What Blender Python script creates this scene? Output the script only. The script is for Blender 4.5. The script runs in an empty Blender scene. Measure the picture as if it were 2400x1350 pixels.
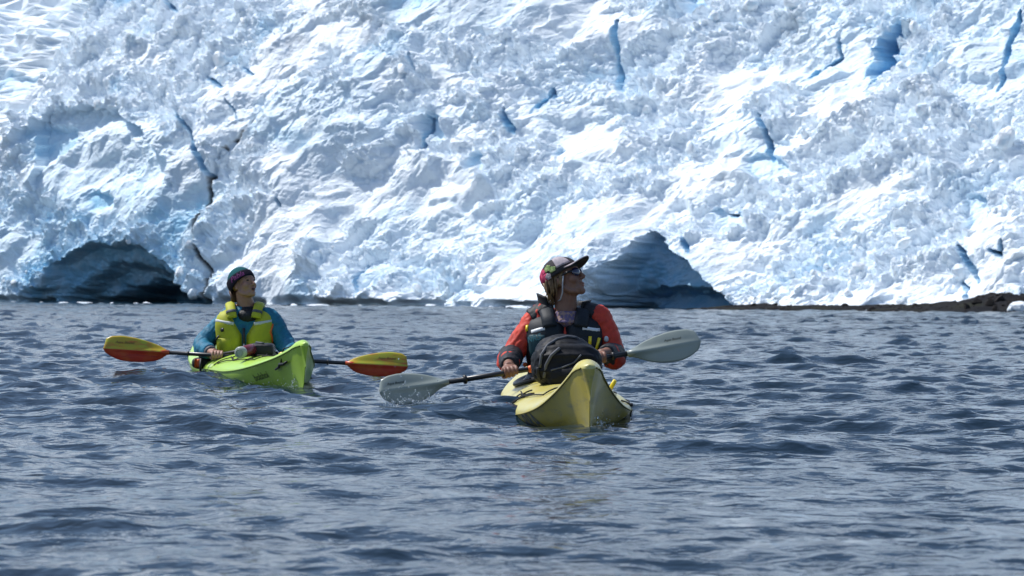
import bpy, bmesh, math, random
import numpy as np
from mathutils import Vector, Matrix

# ------------------------------------------------------------------ camera
scene = bpy.context.scene
COL = scene.collection
F_PX = 6000.0                       # focal length in pixels of a 2400 px wide frame
CAM_H = 0.622
ROLL = math.radians(0.4)
PITCH = math.atan(20.0 / F_PX)
cam_loc = Vector((0, 0, CAM_H))
fwd = Vector((0, math.cos(PITCH), math.sin(PITCH)))
up0 = Vector((0, -math.sin(PITCH), math.cos(PITCH)))
rt0 = Vector((1, 0, 0))
cam_r = rt0 * math.cos(ROLL) + up0 * math.sin(ROLL)
cam_u = up0 * math.cos(ROLL) - rt0 * math.sin(ROLL)
cam_data = bpy.data.cameras.new('camera')
cam_data.sensor_width = 36.0
cam_data.lens = 36.0 * F_PX / 2400.0
cam_data.clip_start = 0.1
cam_data.clip_end = 4000.0
cam_data.dof.use_dof = True
cam_data.dof.focus_distance = 15.0
cam_data.dof.aperture_fstop = 8.5
cam = bpy.data.objects.new('camera', cam_data)
COL.objects.link(cam)
m3 = Matrix((cam_r, cam_u, -fwd)).transposed()
cam.matrix_world = Matrix.Translation(cam_loc) @ m3.to_4x4()
scene.camera = cam

def pix(x, y, d):
    """point at depth d (metres along the view axis) seen at photo pixel x, y"""
    return cam_loc + cam_r * ((x - 1200) / F_PX * d) + cam_u * ((675 - y) / F_PX * d) + fwd * d

# ------------------------------------------------------------------ sky, sun, exposure
SUN_EL, SUN_AZ = math.radians(57), math.radians(-68)     # azimuth from +Y towards +X
world = bpy.data.worlds.new('World'); scene.world = world; world.use_nodes = True
wn = world.node_tree.nodes; wl = world.node_tree.links
bg = wn['Background']
sky = wn.new('ShaderNodeTexSky'); sky.sky_type = 'NISHITA'; sky.sun_disc = False
sky.sun_elevation = SUN_EL; sky.sun_rotation = SUN_AZ
sky.air_density = 1.0; sky.dust_density = 1.1; sky.ozone_density = 3.0
wl.new(sky.outputs[0], bg.inputs[0]); bg.inputs[1].default_value = 0.14
sd = bpy.data.lights.new('sun', 'SUN'); sd.energy = 4.6; sd.angle = math.radians(0.53); sd.color = (1.0, 0.98, 0.945)
sun = bpy.data.objects.new('sun', sd); COL.objects.link(sun)
sdir = Vector((math.sin(SUN_AZ) * math.cos(SUN_EL), math.cos(SUN_AZ) * math.cos(SUN_EL), math.sin(SUN_EL)))
sun.rotation_euler = sdir.to_track_quat('Z', 'Y').to_euler()
sun.location = sdir * 60
scene.view_settings.view_transform = 'Standard'
scene.view_settings.look = 'None'
scene.view_settings.exposure = 0.03
scene.view_settings.gamma = 1.0
scene.view_settings.use_curve_mapping = False
scene.cycles.max_bounces = 12; scene.cycles.diffuse_bounces = 8

# ------------------------------------------------------------------ helpers
rng = np.random.default_rng(7)
random.seed(7)

def link(o):
    COL.objects.link(o); return o

def tag(o, label=None, cat=None, group=None, kind=None):
    if label: o['label'] = label
    if cat: o['category'] = cat
    if group: o['group'] = group
    if kind: o['kind'] = kind
    return o

def np_mesh(name, verts, quads, smooth=True):
    me = bpy.data.meshes.new(name)
    verts = np.ascontiguousarray(verts, np.float32); quads = np.ascontiguousarray(quads, np.int32)
    k = quads.shape[1]
    me.vertices.add(len(verts)); me.vertices.foreach_set('co', verts.ravel())
    me.loops.add(quads.size); me.loops.foreach_set('vertex_index', quads.ravel())
    me.polygons.add(len(quads))
    me.polygons.foreach_set('loop_start', np.arange(0, quads.size, k, dtype=np.int32))
    me.polygons.foreach_set('use_smooth', np.full(len(quads), smooth, bool))
    me.update(calc_edges=True)
    return me

def grid_quads(nr, nc, flip=False):
    i = np.arange(nr * nc).reshape(nr, nc)
    a, b, c, d = i[:-1, :-1].ravel(), i[:-1, 1:].ravel(), i[1:, 1:].ravel(), i[1:, :-1].ravel()
    return np.stack([a, d, c, b] if flip else [a, b, c, d], 1)

def _hash(ix, iy, seed):
    h = (ix.astype(np.int64) * 374761393 + iy.astype(np.int64) * 668265263 + seed * 2147483647) & 0xFFFFFFFF
    h = ((h ^ (h >> 13)) * 1274126177) & 0xFFFFFFFF
    h = ((h ^ (h >> 16)) * 2246822519) & 0xFFFFFFFF
    h = h ^ (h >> 15)
    return (h & 0xFFFFFF).astype(np.float32) / np.float32(0xFFFFFF)

def perlin(x, y, seed=0):
    x = np.asarray(x, np.float32); y = np.asarray(y, np.float32)
    ix = np.floor(x); iy = np.floor(y); fx = x - ix; fy = y - iy
    ix = ix.astype(np.int64); iy = iy.astype(np.int64)
    u = fx * fx * fx * (fx * (fx * 6 - 15) + 10); v = fy * fy * fy * (fy * (fy * 6 - 15) + 10)
    def g(dx, dy):
        a = _hash(ix + dx, iy + dy, seed) * np.float32(2 * math.pi)
        return np.cos(a) * (fx - dx) + np.sin(a) * (fy - dy)
    n = (g(0, 0) * (1 - u) + g(1, 0) * u) * (1 - v) + (g(0, 1) * (1 - u) + g(1, 1) * u) * v
    return n * 1.5

def fbm(x, y, seed=0, octaves=4, gain=0.5, lac=2.03):
    s = 0; a = 1; t = 0
    for o in range(octaves):
        s = s + a * perlin(x, y, seed + o * 17); t += a
        a *= gain; x = x * lac + 13.7; y = y * lac - 7.1
    return s / t

def ridged(x, y, seed=0, octaves=4, gain=0.5):
    s = 0; a = 1; t = 0
    for o in range(octaves):
        s = s + a * (1 - 2 * np.abs(perlin(x, y, seed + o * 19))); t += a
        a *= gain; x = x * 2.07 + 3.1; y = y * 2.07 + 9.2
    return s / t

def facets(x, y, seed, tilt=1.0, k=18.0):
    """cellular blocks: every cell its own height and tilted plane, joined by narrow steep faces"""
    ix = np.floor(x).astype(np.int64); iy = np.floor(y).astype(np.int64)
    f1 = np.full(x.shape, 9.0, np.float32); f2 = f1.copy()
    sw = np.zeros(x.shape, np.float32); sv = np.zeros(x.shape, np.float32)
    for dx in (-1, 0, 1):
        for dy in (-1, 0, 1):
            cx = ix + dx; cy = iy + dy
            ex = (x - cx - _hash(cx, cy, seed)).astype(np.float32); ey = (y - cy - _hash(cx, cy, seed + 1)).astype(np.float32)
            d = np.sqrt(ex * ex + ey * ey)
            v = (_hash(cx, cy, seed + 2) - 0.5) + tilt * ((_hash(cx, cy, seed + 3) - .5) * ex * 2 + (_hash(cx, cy, seed + 4) - .5) * ey * 2)
            w = np.exp(-k * d); sw += w; sv += w * v
            m = d < f1
            f2 = np.where(m, f1, np.minimum(f2, d)); f1 = np.where(m, d, f1)
    return sv / sw, f2 - f1

def sstep(a, b, x):
    t = np.clip((x - a) / (b - a), 0, 1); return t * t * (3 - 2 * t)

def polydist(px, py, pts):
    """distance in px to a polyline and the position 0..1 along it"""
    best = np.full(px.shape, 1e9, np.float32); pos = np.zeros(px.shape, np.float32)
    n = len(pts) - 1
    for i in range(n):
        ax, ay = pts[i]; bx, by = pts[i + 1]
        L = (bx - ax) ** 2 + (by - ay) ** 2
        t = np.clip(((px - ax) * (bx - ax) + (py - ay) * (by - ay)) / L, 0, 1)
        d = np.hypot(px - ax - t * (bx - ax), py - ay - t * (by - ay))
        m = d < best
        best = np.where(m, d, best); pos = np.where(m, (i + t) / n, pos)
    return best, pos

# node material helpers
def mat(name, color=(0.5, 0.5, 0.5), rough=0.5, spec=0.5, noise=None, bump=None, metal=0.0, coat=0.0, sss=0.0):
    """principled material; noise=(scale, colour2, lo, hi) mottles the colour, bump=(scale, strength, distance)"""
    m = bpy.data.materials.new(name); m.use_nodes = True
    nt = m.node_tree; n = nt.nodes; p = n['Principled BSDF']
    p.inputs['Base Color'].default_value = (*color, 1); p.inputs['Roughness'].default_value = rough
    p.inputs['Specular IOR Level'].default_value = spec; p.inputs['Metallic'].default_value = metal
    p.inputs['Coat Weight'].default_value = coat
    if sss: p.inputs['Subsurface Weight'].default_value = sss; p.inputs['Subsurface Radius'].default_value = (0.02, 0.008, 0.004)
    tc = n.new('ShaderNodeTexCoord')
    if noise:
        t = n.new('ShaderNodeTexNoise'); t.inputs['Scale'].default_value = noise[0]; t.inputs['Detail'].default_value = 6
        nt.links.new(tc.outputs['Object'], t.inputs['Vector'])
        r = n.new('ShaderNodeMapRange'); r.inputs[1].default_value = noise[2]; r.inputs[2].default_value = noise[3]
        nt.links.new(t.outputs[0], r.inputs[0])
        mx = n.new('ShaderNodeMix'); mx.data_type = 'RGBA'
        mx.inputs[6].default_value = (*color, 1); mx.inputs[7].default_value = (*noise[1], 1)
        nt.links.new(r.outputs[0], mx.inputs[0]); nt.links.new(mx.outputs[2], p.inputs['Base Color'])
    if bump:
        t = n.new('ShaderNodeTexNoise'); t.inputs['Scale'].default_value = bump[0]; t.inputs['Detail'].default_value = 5
        nt.links.new(tc.outputs['Object'], t.inputs['Vector'])
        b = n.new('ShaderNodeBump'); b.inputs['Strength'].default_value = bump[1]; b.inputs['Distance'].default_value = bump[2]
        nt.links.new(t.outputs[0], b.inputs['Height']); nt.links.new(b.outputs[0], p.inputs['Normal'])
    return m

# ------------------------------------------------------------------ sea
def wave_set():
    r = np.random.default_rng(21)
    W = []
    for lam0, n, slope in ((5.0, 8, .008), (2.5, 12, .024), (1.2, 20, .046), (0.6, 28, .070), (0.3, 36, .102), (0.17, 40, .125), (.10, 34, .11)):
        for i in range(n):
            lam = lam0 * math.exp(r.uniform(-.42, .42))
            a = math.radians(-100) + r.normal(0, math.radians(38))
            k = 2 * math.pi / lam
            amp = slope / k * math.sqrt(2.0 / n) * r.uniform(.6, 1.35)
            W.append((k * math.cos(a), k * math.sin(a), amp, r.uniform(0, 2 * math.pi), lam, math.cos(a), math.sin(a)))
    return W
WAVES = wave_set()

def sea_height(x, y):
    """height of the sea at a few points (all waves)"""
    x = np.atleast_1d(np.asarray(x, float)); y = np.atleast_1d(np.asarray(y, float)); z = np.zeros_like(x)
    for kx, ky, a, ph, lam, cx, cy in WAVES:
        z += a * np.sin(kx * x + ky * y + ph)
    return z

def build_sea():
    rows = np.concatenate([np.geomspace(0.6, 4.0, 40)[:-1], (np.geomspace(.018 + .003 * 4, .018 + .003 * 175, 1000) - .018) / .003, np.geomspace(178.0, 900.0, 30)])
    th_in = np.linspace(-0.235, 0.235, 680)
    k = np.linspace(0, 1, 46)[1:] ** 1.8
    th_out = 0.235 + k * (math.pi - 0.235)
    th = np.concatenate([-th_out[::-1], th_in, th_out])
    R, T = np.meshgrid(rows, th, indexing='ij')
    X = (R * np.sin(T)).astype(np.float32); Y = (R * np.cos(T)).astype(np.float32)
    dr = np.gradient(rows)[:, None]; dth = np.gradient(th)[None, :] * rows[:, None]
    dth2 = dth
    Z = np.zeros_like(X); DX = np.zeros_like(X); DY = np.zeros_like(X)
    gust = np.clip(1 + .45 * fbm(X / 9.0, Y / 14.0, 5, 3) + .5 * fbm(X / 1.3, Y / 1.7, 9, 2), .25, 2).astype(np.float32)
    # far out the short chop is carried by steeper long waves, so the sea stays equally rough
    vt = sum((a * math.hypot(kx, ky)) ** 2 for kx, ky, a, *_ in WAVES); vr = np.zeros((len(rows), 1)); mid = len(th) // 2
    for kx, ky, a, ph, lam, cx, cy in WAVES:
        sp = np.maximum(np.abs(cy) * dr, np.abs(cx) * dth[:, mid:mid + 1]); vr += (a * math.hypot(kx, ky) * np.clip((lam / sp - 1.7) / 1.6, 0, 1)) ** 2
    gust = gust * (.60 + .34 * sstep(5, 16, rows)[:, None]).astype(np.float32) * np.clip(np.sqrt(vt / np.maximum(vr, 1e-6)), 1, 1.65 + .9 * sstep(35, 80, rows)[:, None]).astype(np.float32)
    for kx, ky, a, ph, lam, cx, cy in WAVES:
        # a wave is drawn only where the mesh can carry it
        sp = np.maximum(np.abs(cy) * dr, np.abs(cx) * dth2)
        att = np.clip((lam / sp - 1.7) / 1.6, 0, 1).astype(np.float32)
        if not att.any(): continue
        p = (kx * X + ky * Y + ph).astype(np.float32)
        s = np.sin(p) * att * gust
        c = np.cos(p) * att * gust
        Z += a * s; DX += a * cx * c * .85; DY += a * cy * c * .85
    # swell raised by the two bows and the paddle blade
    for (bx, by, amp, sx, sy) in BOW_WAVES:
        Z += amp * np.exp(-((X - bx) / sx) ** 2 - ((Y - by) / sy) ** 2)
    V = np.stack([X + DX, Y + DY, Z], -1).reshape(-1, 3)
    me = np_mesh('sea', V, grid_quads(*X.shape, flip=True))
    m = bpy.data.materials.new('sea_water'); m.use_nodes = True
    nt = m.node_tree; n = nt.nodes; p = n['Principled BSDF']
    p.inputs['Base Color'].default_value = (0.004, 0.014, 0.024, 1)
    p.inputs['Roughness'].default_value = 0.07; p.inputs['IOR'].default_value = 1.333
    g = n.new('ShaderNodeNewGeometry')
    mp = n.new('ShaderNodeMapping'); nt.links.new(g.outputs['Position'], mp.inputs[0]); mp.inputs['Scale'].default_value = (1, 1.5, 1)
    h = None
    for sc, dist in ((3.0, .024), (12.0, .009)):
        t = n.new('ShaderNodeTexNoise'); t.inputs['Scale'].default_value = sc; t.inputs['Detail'].default_value = 2; t.inputs['Distortion'].default_value = .6
        nt.links.new(mp.outputs[0], t.inputs['Vector'])
        b = n.new('ShaderNodeBump'); b.inputs['Strength'].default_value = 1.0; b.inputs['Distance'].default_value = dist
        nt.links.new(t.outputs[0], b.inputs['Height'])
        if h: nt.links.new(h.outputs[0], b.inputs['Normal'])
        h = b
    nt.links.new(h.outputs[0], p.inputs['Normal'])
    me.materials.append(m)
    o = link(bpy.data.objects.new('sea', me)); o['kind'] = 'structure'; o['label'] = 'choppy dark blue sea with short wind waves'
    return o
BOW_WAVES = [(0.38, 12.0, -0.045, .35, .45), (-1.37, 16.6, -0.05, .40, .55), (-1.9, 17.7, -.03, .35, .6), (-0.62, 14.2, -.03, .3, .3), (.70, 13.4, .02, .18, .7), (.08, 13.2, -.02, .2, .6)]
build_sea()

# ------------------------------------------------------------------ glacier
GL0 = Vector((-32.4, 163.0)); GL1 = Vector((24.2, 121.0))
GLD = (GL1 - GL0); GLL = GLD.length; GLD.normalize()
GLN = Vector((GLD.y, -GLD.x))                      # horizontal normal, towards the sea
if GLN.y > 0: GLN = -GLN

def to_px(x, y, z):
    dx, dy, dz = x, y, z - CAM_H
    r = dx * cam_r.x + dy * cam_r.y + dz * cam_r.z
    u = dx * cam_u.x + dy * cam_u.y + dz * cam_u.z
    f = dx * fwd.x + dy * fwd.y + dz * fwd.z
    return 1200 + F_PX * r / f, 675 - F_PX * u / f

def wall_lean(t):          # metres back per metre of height, t 0..1 along the wall
    return 0.26 + 0.66 * sstep(0.12, 0.70, t)

def build_glacier():
    step = 0.062
    us = np.concatenate([np.arange(-60, -3.0, 0.9), np.arange(-3.0, GLL + 3.0, step), np.arange(GLL + 3.0, GLL + 60, 0.9)])
    zs = np.concatenate([np.linspace(-1.5, -.2, 4), np.arange(-.15, 20.6, 0.052), np.arange(20.8, 52, 0.6)])
    Z0, U = np.meshgrid(zs, us, indexing='ij')
    Z0 = Z0.astype(np.float32); U = U.astype(np.float32)
    t = U / GLL
    back = wall_lean(t) * Z0 + (1 - sstep(.1, .55, t)) * .5 * np.maximum(Z0 - 10.5, 0) + .06 * np.maximum(Z0 - 16, 0) ** 1.5
    bx = GL0.x + GLD.x * U - GLN.x * back; by = GL0.y + GLD.y * U - GLN.y * back
    PX, PY = to_px(bx, by, Z0)
    # slope-length coordinate
    S = Z0 * np.sqrt(1 + wall_lean(t) ** 2)
    wx = fbm(U / 5, S / 5, 101, 4) ; wy = fbm(U / 5, S / 5, 131, 4)
    Uw = U + .55 * wx; Sw = S + .55 * wy
    # diagonal grain on the right, level layers on the left
    diag = sstep(650, 1250, PX + 120 * wx - 0.25 * (360 - PY))
    ca, sa = math.cos(math.radians(42)), math.sin(math.radians(42))
    Ud = Uw * ca + Sw * sa; Sd = -Uw * sa + Sw * ca
    Ga = Ud * .96; Gb = Sd * 1.05
    # where the ice is broken rubble and where it is a clean face
    rub = sstep(-.12, .40, fbm(U / 6.5, S / 5, 303, 3) + .22 * sstep(1500, 2100, PX) + .35 * sstep(330, 60, PY) * sstep(900, 300, PX) + .11)
    def smooth_zone(cx, cy, rx, ry, w=1.0):
        d = np.hypot((PX + 30 * wx - cx) / rx, (PY + 30 * wy - cy) / ry)
        return w * sstep(1.15, .7, d)
    clean = np.zeros_like(U)
    for z in ((250, 370, 190, 120), (760, 280, 190, 90, .9), (990, 540, 160, 90, .6), (1290, 560, 170, 110, .7), (1350, 230, 130, 110, .6),
              (1940, 110, 110, 130, .8), (2330, 110, 110, 180, .9), (1060, 20, 230, 50, 1), (1720, 310, 70, 60, .9), (1960, 520, 160, 60, .4), (1550, 650, 130, 70, .9), (260, 650, 200, 90, .7)):
        clean = np.maximum(clean, smooth_zone(*z))
    rub = rub * (1 - .85 * clean)
    A = np.zeros_like(U)
    A += .95 * fbm(U / 14, S / 12, 11, 3) + .24 * fbm(Ga / 5.0, Gb / 5.0, 23, 3)
    v, e = facets(Ga / 4.2, Gb / 3.2, 41, 1.5, 9.0); A += .55 * v
    v, e = facets(Ga / 1.9 + 5, Gb / 1.5, 47, 1.6, 15.0); A += .44 * v * (.45 + .55 * rub) - .10 * sstep(.12, 0, e) * rub
    v2, e2 = facets(Ga / .85 + 9, Gb / .72, 53, 1.7, 24.0); A += .30 * v2 * (.16 + .84 * rub) - .10 * sstep(.14, 0, e2) * rub
    v3, e3 = facets(Uw / .42 + 3 + .2 * wy * 4, Sw / .36, 59, 1.8, 26.0); A += .18 * v3 * (.05 + .95 * rub) 
    v4, e4 = facets(U / .22 + .5 * wx, S / .19, 63, 1.8, 22.0); A += .085 * v4 * (.04 + .96 * rub)
    A += .06 * ridged(Ga / 1.6, Gb / .8, 67, 5, .6) * (1 - .6 * rub)
    A += .10 * fbm(U / .55, S / .45, 71, 4, .70) * (.22 + .95 * rub)
    # level layering of the clean faces, wavy
    lay = (perlin(U / 2.8, S / .30 + 1.6 * wy, 91) + .6 * perlin(U / 1.3, S / .14 + wy, 93)) * (1 - diag) + diag * (perlin(Ud / 2.4, Sd / .34, 94) + .6 * perlin(Ud / 1.2, Sd / .16, 95))
    A += .03 * lay * (1 - rub) * sstep(-.2, .3, fbm(U / 4, S / 2, 97, 2))
    # relief grows out of the sea: keep the foot low
    H = np.zeros_like(U)                      # purely horizontal pushes (caves, slots, ledges)
    blue = np.zeros_like(U); dirt = np.zeros_like(U)
    nx = PX + 26 * fbm(U / 2.0, S / 1.6, 201, 4); ny = PY + 22 * fbm(U / 2.0, S / 1.6, 211, 4)
    base_y = 710 + (736 - 710) * PX / 2400
    # left cave: a low vault with nested arches
    def arch(cx, half, top, wob=1.0):
        xx = (nx - cx) / half
        yy = top + (base_y - top) * np.abs(np.clip(xx, -1.4, 1.4)) ** 2.2
        return ny - yy                       # >0 inside
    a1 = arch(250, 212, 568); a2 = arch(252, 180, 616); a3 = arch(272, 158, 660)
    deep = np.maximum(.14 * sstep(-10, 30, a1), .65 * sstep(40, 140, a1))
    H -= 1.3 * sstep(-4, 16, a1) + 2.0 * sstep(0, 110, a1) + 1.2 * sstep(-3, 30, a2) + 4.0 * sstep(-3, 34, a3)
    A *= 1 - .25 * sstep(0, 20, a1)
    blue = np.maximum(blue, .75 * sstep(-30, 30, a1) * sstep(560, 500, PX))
    # right cave: lit diagonal edge on its left, dark wedge behind
    e1 = (nx - 1375) - (base_y - 10 - ny) * 1.02           # right of the diagonal
    top = 556 + np.maximum(0, nx - 1545) * .92
    ins = np.minimum(np.minimum(e1, ny - top), 1720 - nx)
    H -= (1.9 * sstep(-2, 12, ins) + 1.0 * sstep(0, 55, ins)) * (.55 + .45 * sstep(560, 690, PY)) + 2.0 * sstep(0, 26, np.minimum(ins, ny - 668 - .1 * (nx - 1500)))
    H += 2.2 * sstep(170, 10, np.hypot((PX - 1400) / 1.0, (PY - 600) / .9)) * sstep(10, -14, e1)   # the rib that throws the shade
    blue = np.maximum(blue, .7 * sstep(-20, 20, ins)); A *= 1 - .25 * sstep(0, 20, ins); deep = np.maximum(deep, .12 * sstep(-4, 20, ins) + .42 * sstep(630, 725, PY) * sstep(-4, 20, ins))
    # the stepped arch high on the left: ice below it has fallen away
    d, s = polydist(nx, ny, [(105, 262), (190, 242), (265, 252), (335, 305), (385, 375), (400, 440)])
    below = (ny > np.interp(nx, [60, 105, 190, 265, 335, 385, 400], [300, 262, 242, 252, 305, 375, 440]))
    H -= 1.15 * np.where(below & (nx > 70) & (nx < 410), sstep(0, 9, d), 0) * sstep(470, 380, PY)
    # slots: blue crevasses
    for pts, w0, w1, dep in (
        ([(395, 250), (440, 300), (470, 370), (492, 418)], 3, 8, 2.2),
        ([(1446, 40), (1438, 100), (1438, 160), (1440, 205)], 9, 8, 2.6),
        ([(1772, 262), (1792, 305), (1800, 340), (1802, 376)], 5, 11, 2.6),
        ([(533, 238), (552, 265), (562, 285)], 2.5, 3, 1.2),
        ([(852, 612), (855, 650), (857, 692)], 5, 4, 1.8),
        ([(2243, 572), (2266, 610), (2288, 640)], 7, 8, 1.9), ([(2240, 636), (2262, 672)], 5, 5, 1.5),
        ([(2262, 676), (2282, 700)], 4, 5, 1.4), ([(2286, 640), (2294, 662)], 4, 6, 1.3),
        ([(1965, 90), (1965, 130), (1930, 150), (1895, 185)], 4, 5, 1.6), ([(1240, 268), (1290, 200), (1296, 228)], 4, 7, 1.2),
        ([(2392, 25), (2362, 100), (2350, 165), (2335, 225)], 8, 5, 1.3),
        ([(1180, 255), (1190, 290), (1205, 312)], 5, 12, 1.8), ([(1000, 275), (990, 330), (975, 350)], 6, 5, 1.3),
        ([(1605, 560), (1620, 600)], 5, 7, 1.5), ([(660, 480), (668, 498)], 4, 4, 1.3), ([(395, 12), (425, 35)], 5, 4, 1.5),
        ([(475, 170), (520, 205), (500, 190)], 5, 5, .9), ([(560, 150), (590, 172)], 5, 4, .9), ([(970, 135), (975, 170)], 3, 3, 1.1),
        ([(2320, 590), (2345, 600), (2350, 570)], 5, 6, 1.2), ([(1690, 500), (1712, 505)], 8, 6, 1.2)):
        d, s = polydist(PX + 7 * fbm(U / .9, S / .9, 221, 3), PY + 5 * wx, pts)
        w = (w0 + (w1 - w0) * s) * .80 * (.35 + .65 * np.clip(4 * s * (1 - s) * 1.6, 0, 1) ** .6)
        k = sstep(w * 1.15, w * .45, d)
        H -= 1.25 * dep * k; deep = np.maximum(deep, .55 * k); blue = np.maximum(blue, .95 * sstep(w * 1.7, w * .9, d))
        A *= 1 - .7 * k
    # blue hollow high on the right
    d = np.hypot((nx - 2074) / 46, (ny - 118 + .9 * (nx - 2074)) / 46) + .55 * fbm(U / .9, S / .8, 205, 3)
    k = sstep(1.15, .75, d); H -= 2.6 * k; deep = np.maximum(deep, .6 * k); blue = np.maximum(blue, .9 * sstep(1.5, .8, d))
    for (cx, cy, rx, ry, dp) in ((1110, 378, 32, 16, .9), (1308, 356, 22, 10, .7), (1010, 300, 26, 22, .8), (1790, 390, 50, 30, .5), (2280, 490, 30, 40, .8), (885, 640, 40, 24, .5), (1700, 500, 40, 22, .8), (40, 200, 40, 26, .6), (1625, 5, 26, 30, 1.2), (215, 465, 40, 26, .7), (95, 330, 60, 40, .7)):
        d = np.hypot((nx - cx) / rx, (ny - cy) / ry); k = sstep(1.2, .7, d); H -= dp * k; A *= 1 - .8 * k; blue = np.maximum(blue, .45 * k)
    # ledge of blocks along the foot
    H += 1.1 * sstep(612, 640, ny) * sstep(735, 775, nx) * sstep(1010, 960, nx) * (1 - sstep(700, 716, ny) * .4)
    H += .9 * sstep(676, 700, ny + .22 * (nx - 1150)) * sstep(950, 1040, nx) * sstep(1330, 1260, nx)
    # undercut by the sea along the left and middle
    H -= 1.0 * sstep(.55, .12, Z0 + .12 * wx) * sstep(1500, 1350, PX) * sstep(-.1, .5, fbm(U / 2.2, S * 0, 231, 2) + .3)
    # snow apron that runs out at the foot on the right
    H += 1.3 * sstep(1.6, 0, Z0) * sstep(1740, 1900, PX)
    # dirt: black seam, brown smears
    d, s = polydist(PX + 5 * fbm(U / .5, S / .5, 241, 3), PY, [(492, 418), (490, 470), (478, 500), (468, 535), (464, 585), (478, 612), (492, 632), (488, 668), (470, 706)])
    brk = .45 + .55 * sstep(-.5, -.1, fbm(U / .35, S / .5, 251, 3) + .15)
    dirt = np.maximum(dirt, (.8 + .2 * brk) * sstep(7.0, 3.0, d) * brk); H -= .45 * sstep(6, 2.5, d) * (.4 + .6 * brk)
    d, s = polydist(PX + 5 * fbm(U / .5, S / .5, 243, 3), PY, [(620, 258), (590, 285), (560, 320), (530, 350), (508, 380), (495, 415)])
    dirt = np.maximum(dirt, .95 * sstep(5.0, 2.0, d) * sstep(-.1, .3, fbm(U / .4, S / .4, 253, 3))); H -= .3 * sstep(5, 1, d)
    fine = fbm(U / .35, S / .9, 261, 4, .6)
    for (cx, cy, rx, ry, amt) in ((690, 130, 70, 90, .35), (690, 190, 40, 120, .22), (866, 70, 55, 40, .45), (860, 10, 150, 45, .30), (1050, 20, 190, 45, .22), (1862, 60, 30, 70, .45), (1880, 120, 60, 70, .22),
                                  (2135, 75, 16, 40, .6), (2180, 210, 50, 40, .45), (2360, 600, 60, 50, .4), (2330, 660, 60, 40, .35), (1940, 470, 14, 20, .6), (1850, 530, 22, 10, .6), (2020, 280, 40, 40, .3), (600, 350, 60, 60, .12), (2140, 640, 20, 16, .3), (1690, 410, 30, 60, .22)):
        d = np.hypot((nx - cx) / rx, (ny - cy) / ry)
        dirt = np.maximum(dirt, .7 * amt * sstep(1.2, .2, d) * sstep(-.25, .45, fine + .1))
    dirt = np.maximum(dirt, .10 * sstep(.15, .6, fine) * sstep(.0, .4, fbm(U / 7, S / 5, 271, 2)))
    blue = np.clip(blue + .55 * sstep(.12, .55, fbm(U / 5.5 + 3, S / 4.0, 281, 4)) * (1 - .4 * diag) + .25 * clean + .38 * sstep(640, 380, nx) * sstep(360, 520, ny), 0, 1)
    fade = sstep(-.4, 1.4, Z0)
    A = A * (.35 + .65 * fade)
    dirx, diry, dirz = GLN.x * .84, GLN.y * .84, .54
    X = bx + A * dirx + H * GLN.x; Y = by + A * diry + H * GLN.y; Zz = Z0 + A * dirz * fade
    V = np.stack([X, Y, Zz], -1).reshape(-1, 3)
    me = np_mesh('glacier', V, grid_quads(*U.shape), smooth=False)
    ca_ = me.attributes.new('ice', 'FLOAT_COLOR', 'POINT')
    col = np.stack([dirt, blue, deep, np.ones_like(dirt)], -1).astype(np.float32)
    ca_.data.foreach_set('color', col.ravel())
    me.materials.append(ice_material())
    o = link(bpy.data.objects.new('glacier', me)); o['kind'] = 'structure'
    o['label'] = 'towering broken white and blue glacier front above the sea'
    return o, (us, zs, X, Y, Zz, PX, PY, rub, H)

def ice_material():
    m = bpy.data.materials.new('glacier_ice'); m.use_nodes = True
    nt = m.node_tree; n = nt.nodes; L = nt.links; p = n['Principled BSDF']
    p.inputs['Roughness'].default_value = .55; p.inputs['Specular IOR Level'].default_value = .35
    at = n.new('ShaderNodeAttribute'); at.attribute_name = 'ice'
    sp = n.new('ShaderNodeSeparateColor'); L.new(at.outputs['Color'], sp.inputs[0])
    g = n.new('ShaderNodeNewGeometry')
    t = n.new('ShaderNodeTexNoise'); t.inputs['Scale'].default_value = .9; t.inputs['Detail'].default_value = 7; t.inputs['Roughness'].default_value = .65
    L.new(g.outputs['Position'], t.inputs['Vector'])
    r = n.new('ShaderNodeMapRange'); r.inputs[1].default_value = .35; r.inputs[2].default_value = .7; r.inputs[3].default_value = .6; r.inputs[4].default_value = 1.25
    L.new(t.outputs[0], r.inputs[0])
    mu = n.new('ShaderNodeMath'); mu.operation = 'MULTIPLY'; mu.use_clamp = True
    L.new(sp.outputs[1], mu.inputs[0]); L.new(r.outputs[0], mu.inputs[1])
    m1 = n.new('ShaderNodeMix'); m1.data_type = 'RGBA'
    m1.inputs[6].default_value = (.86, .925, .975, 1); m1.inputs[7].default_value = (.33, .62, .82, 1)
    L.new(mu.outputs[0], m1.inputs[0])
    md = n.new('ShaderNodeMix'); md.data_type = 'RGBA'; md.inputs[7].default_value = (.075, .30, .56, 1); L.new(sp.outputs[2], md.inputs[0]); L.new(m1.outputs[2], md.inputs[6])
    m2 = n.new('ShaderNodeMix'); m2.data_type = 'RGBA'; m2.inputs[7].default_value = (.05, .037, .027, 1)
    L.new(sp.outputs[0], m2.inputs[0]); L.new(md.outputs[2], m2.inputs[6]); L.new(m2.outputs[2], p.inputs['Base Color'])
    t2 = n.new('ShaderNodeTexNoise'); t2.inputs['Scale'].default_value = 5.5; t2.inputs['Detail'].default_value = 6; t2.inputs['Roughness'].default_value = .7
    L.new(g.outputs['Position'], t2.inputs['Vector'])
    b = n.new('ShaderNodeBump'); b.inputs['Strength'].default_value = .5; b.inputs['Distance'].default_value = .14
    L.new(t2.outputs[0], b.inputs['Height']); L.new(b.outputs[0], p.inputs['Normal'])
    return m
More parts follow.
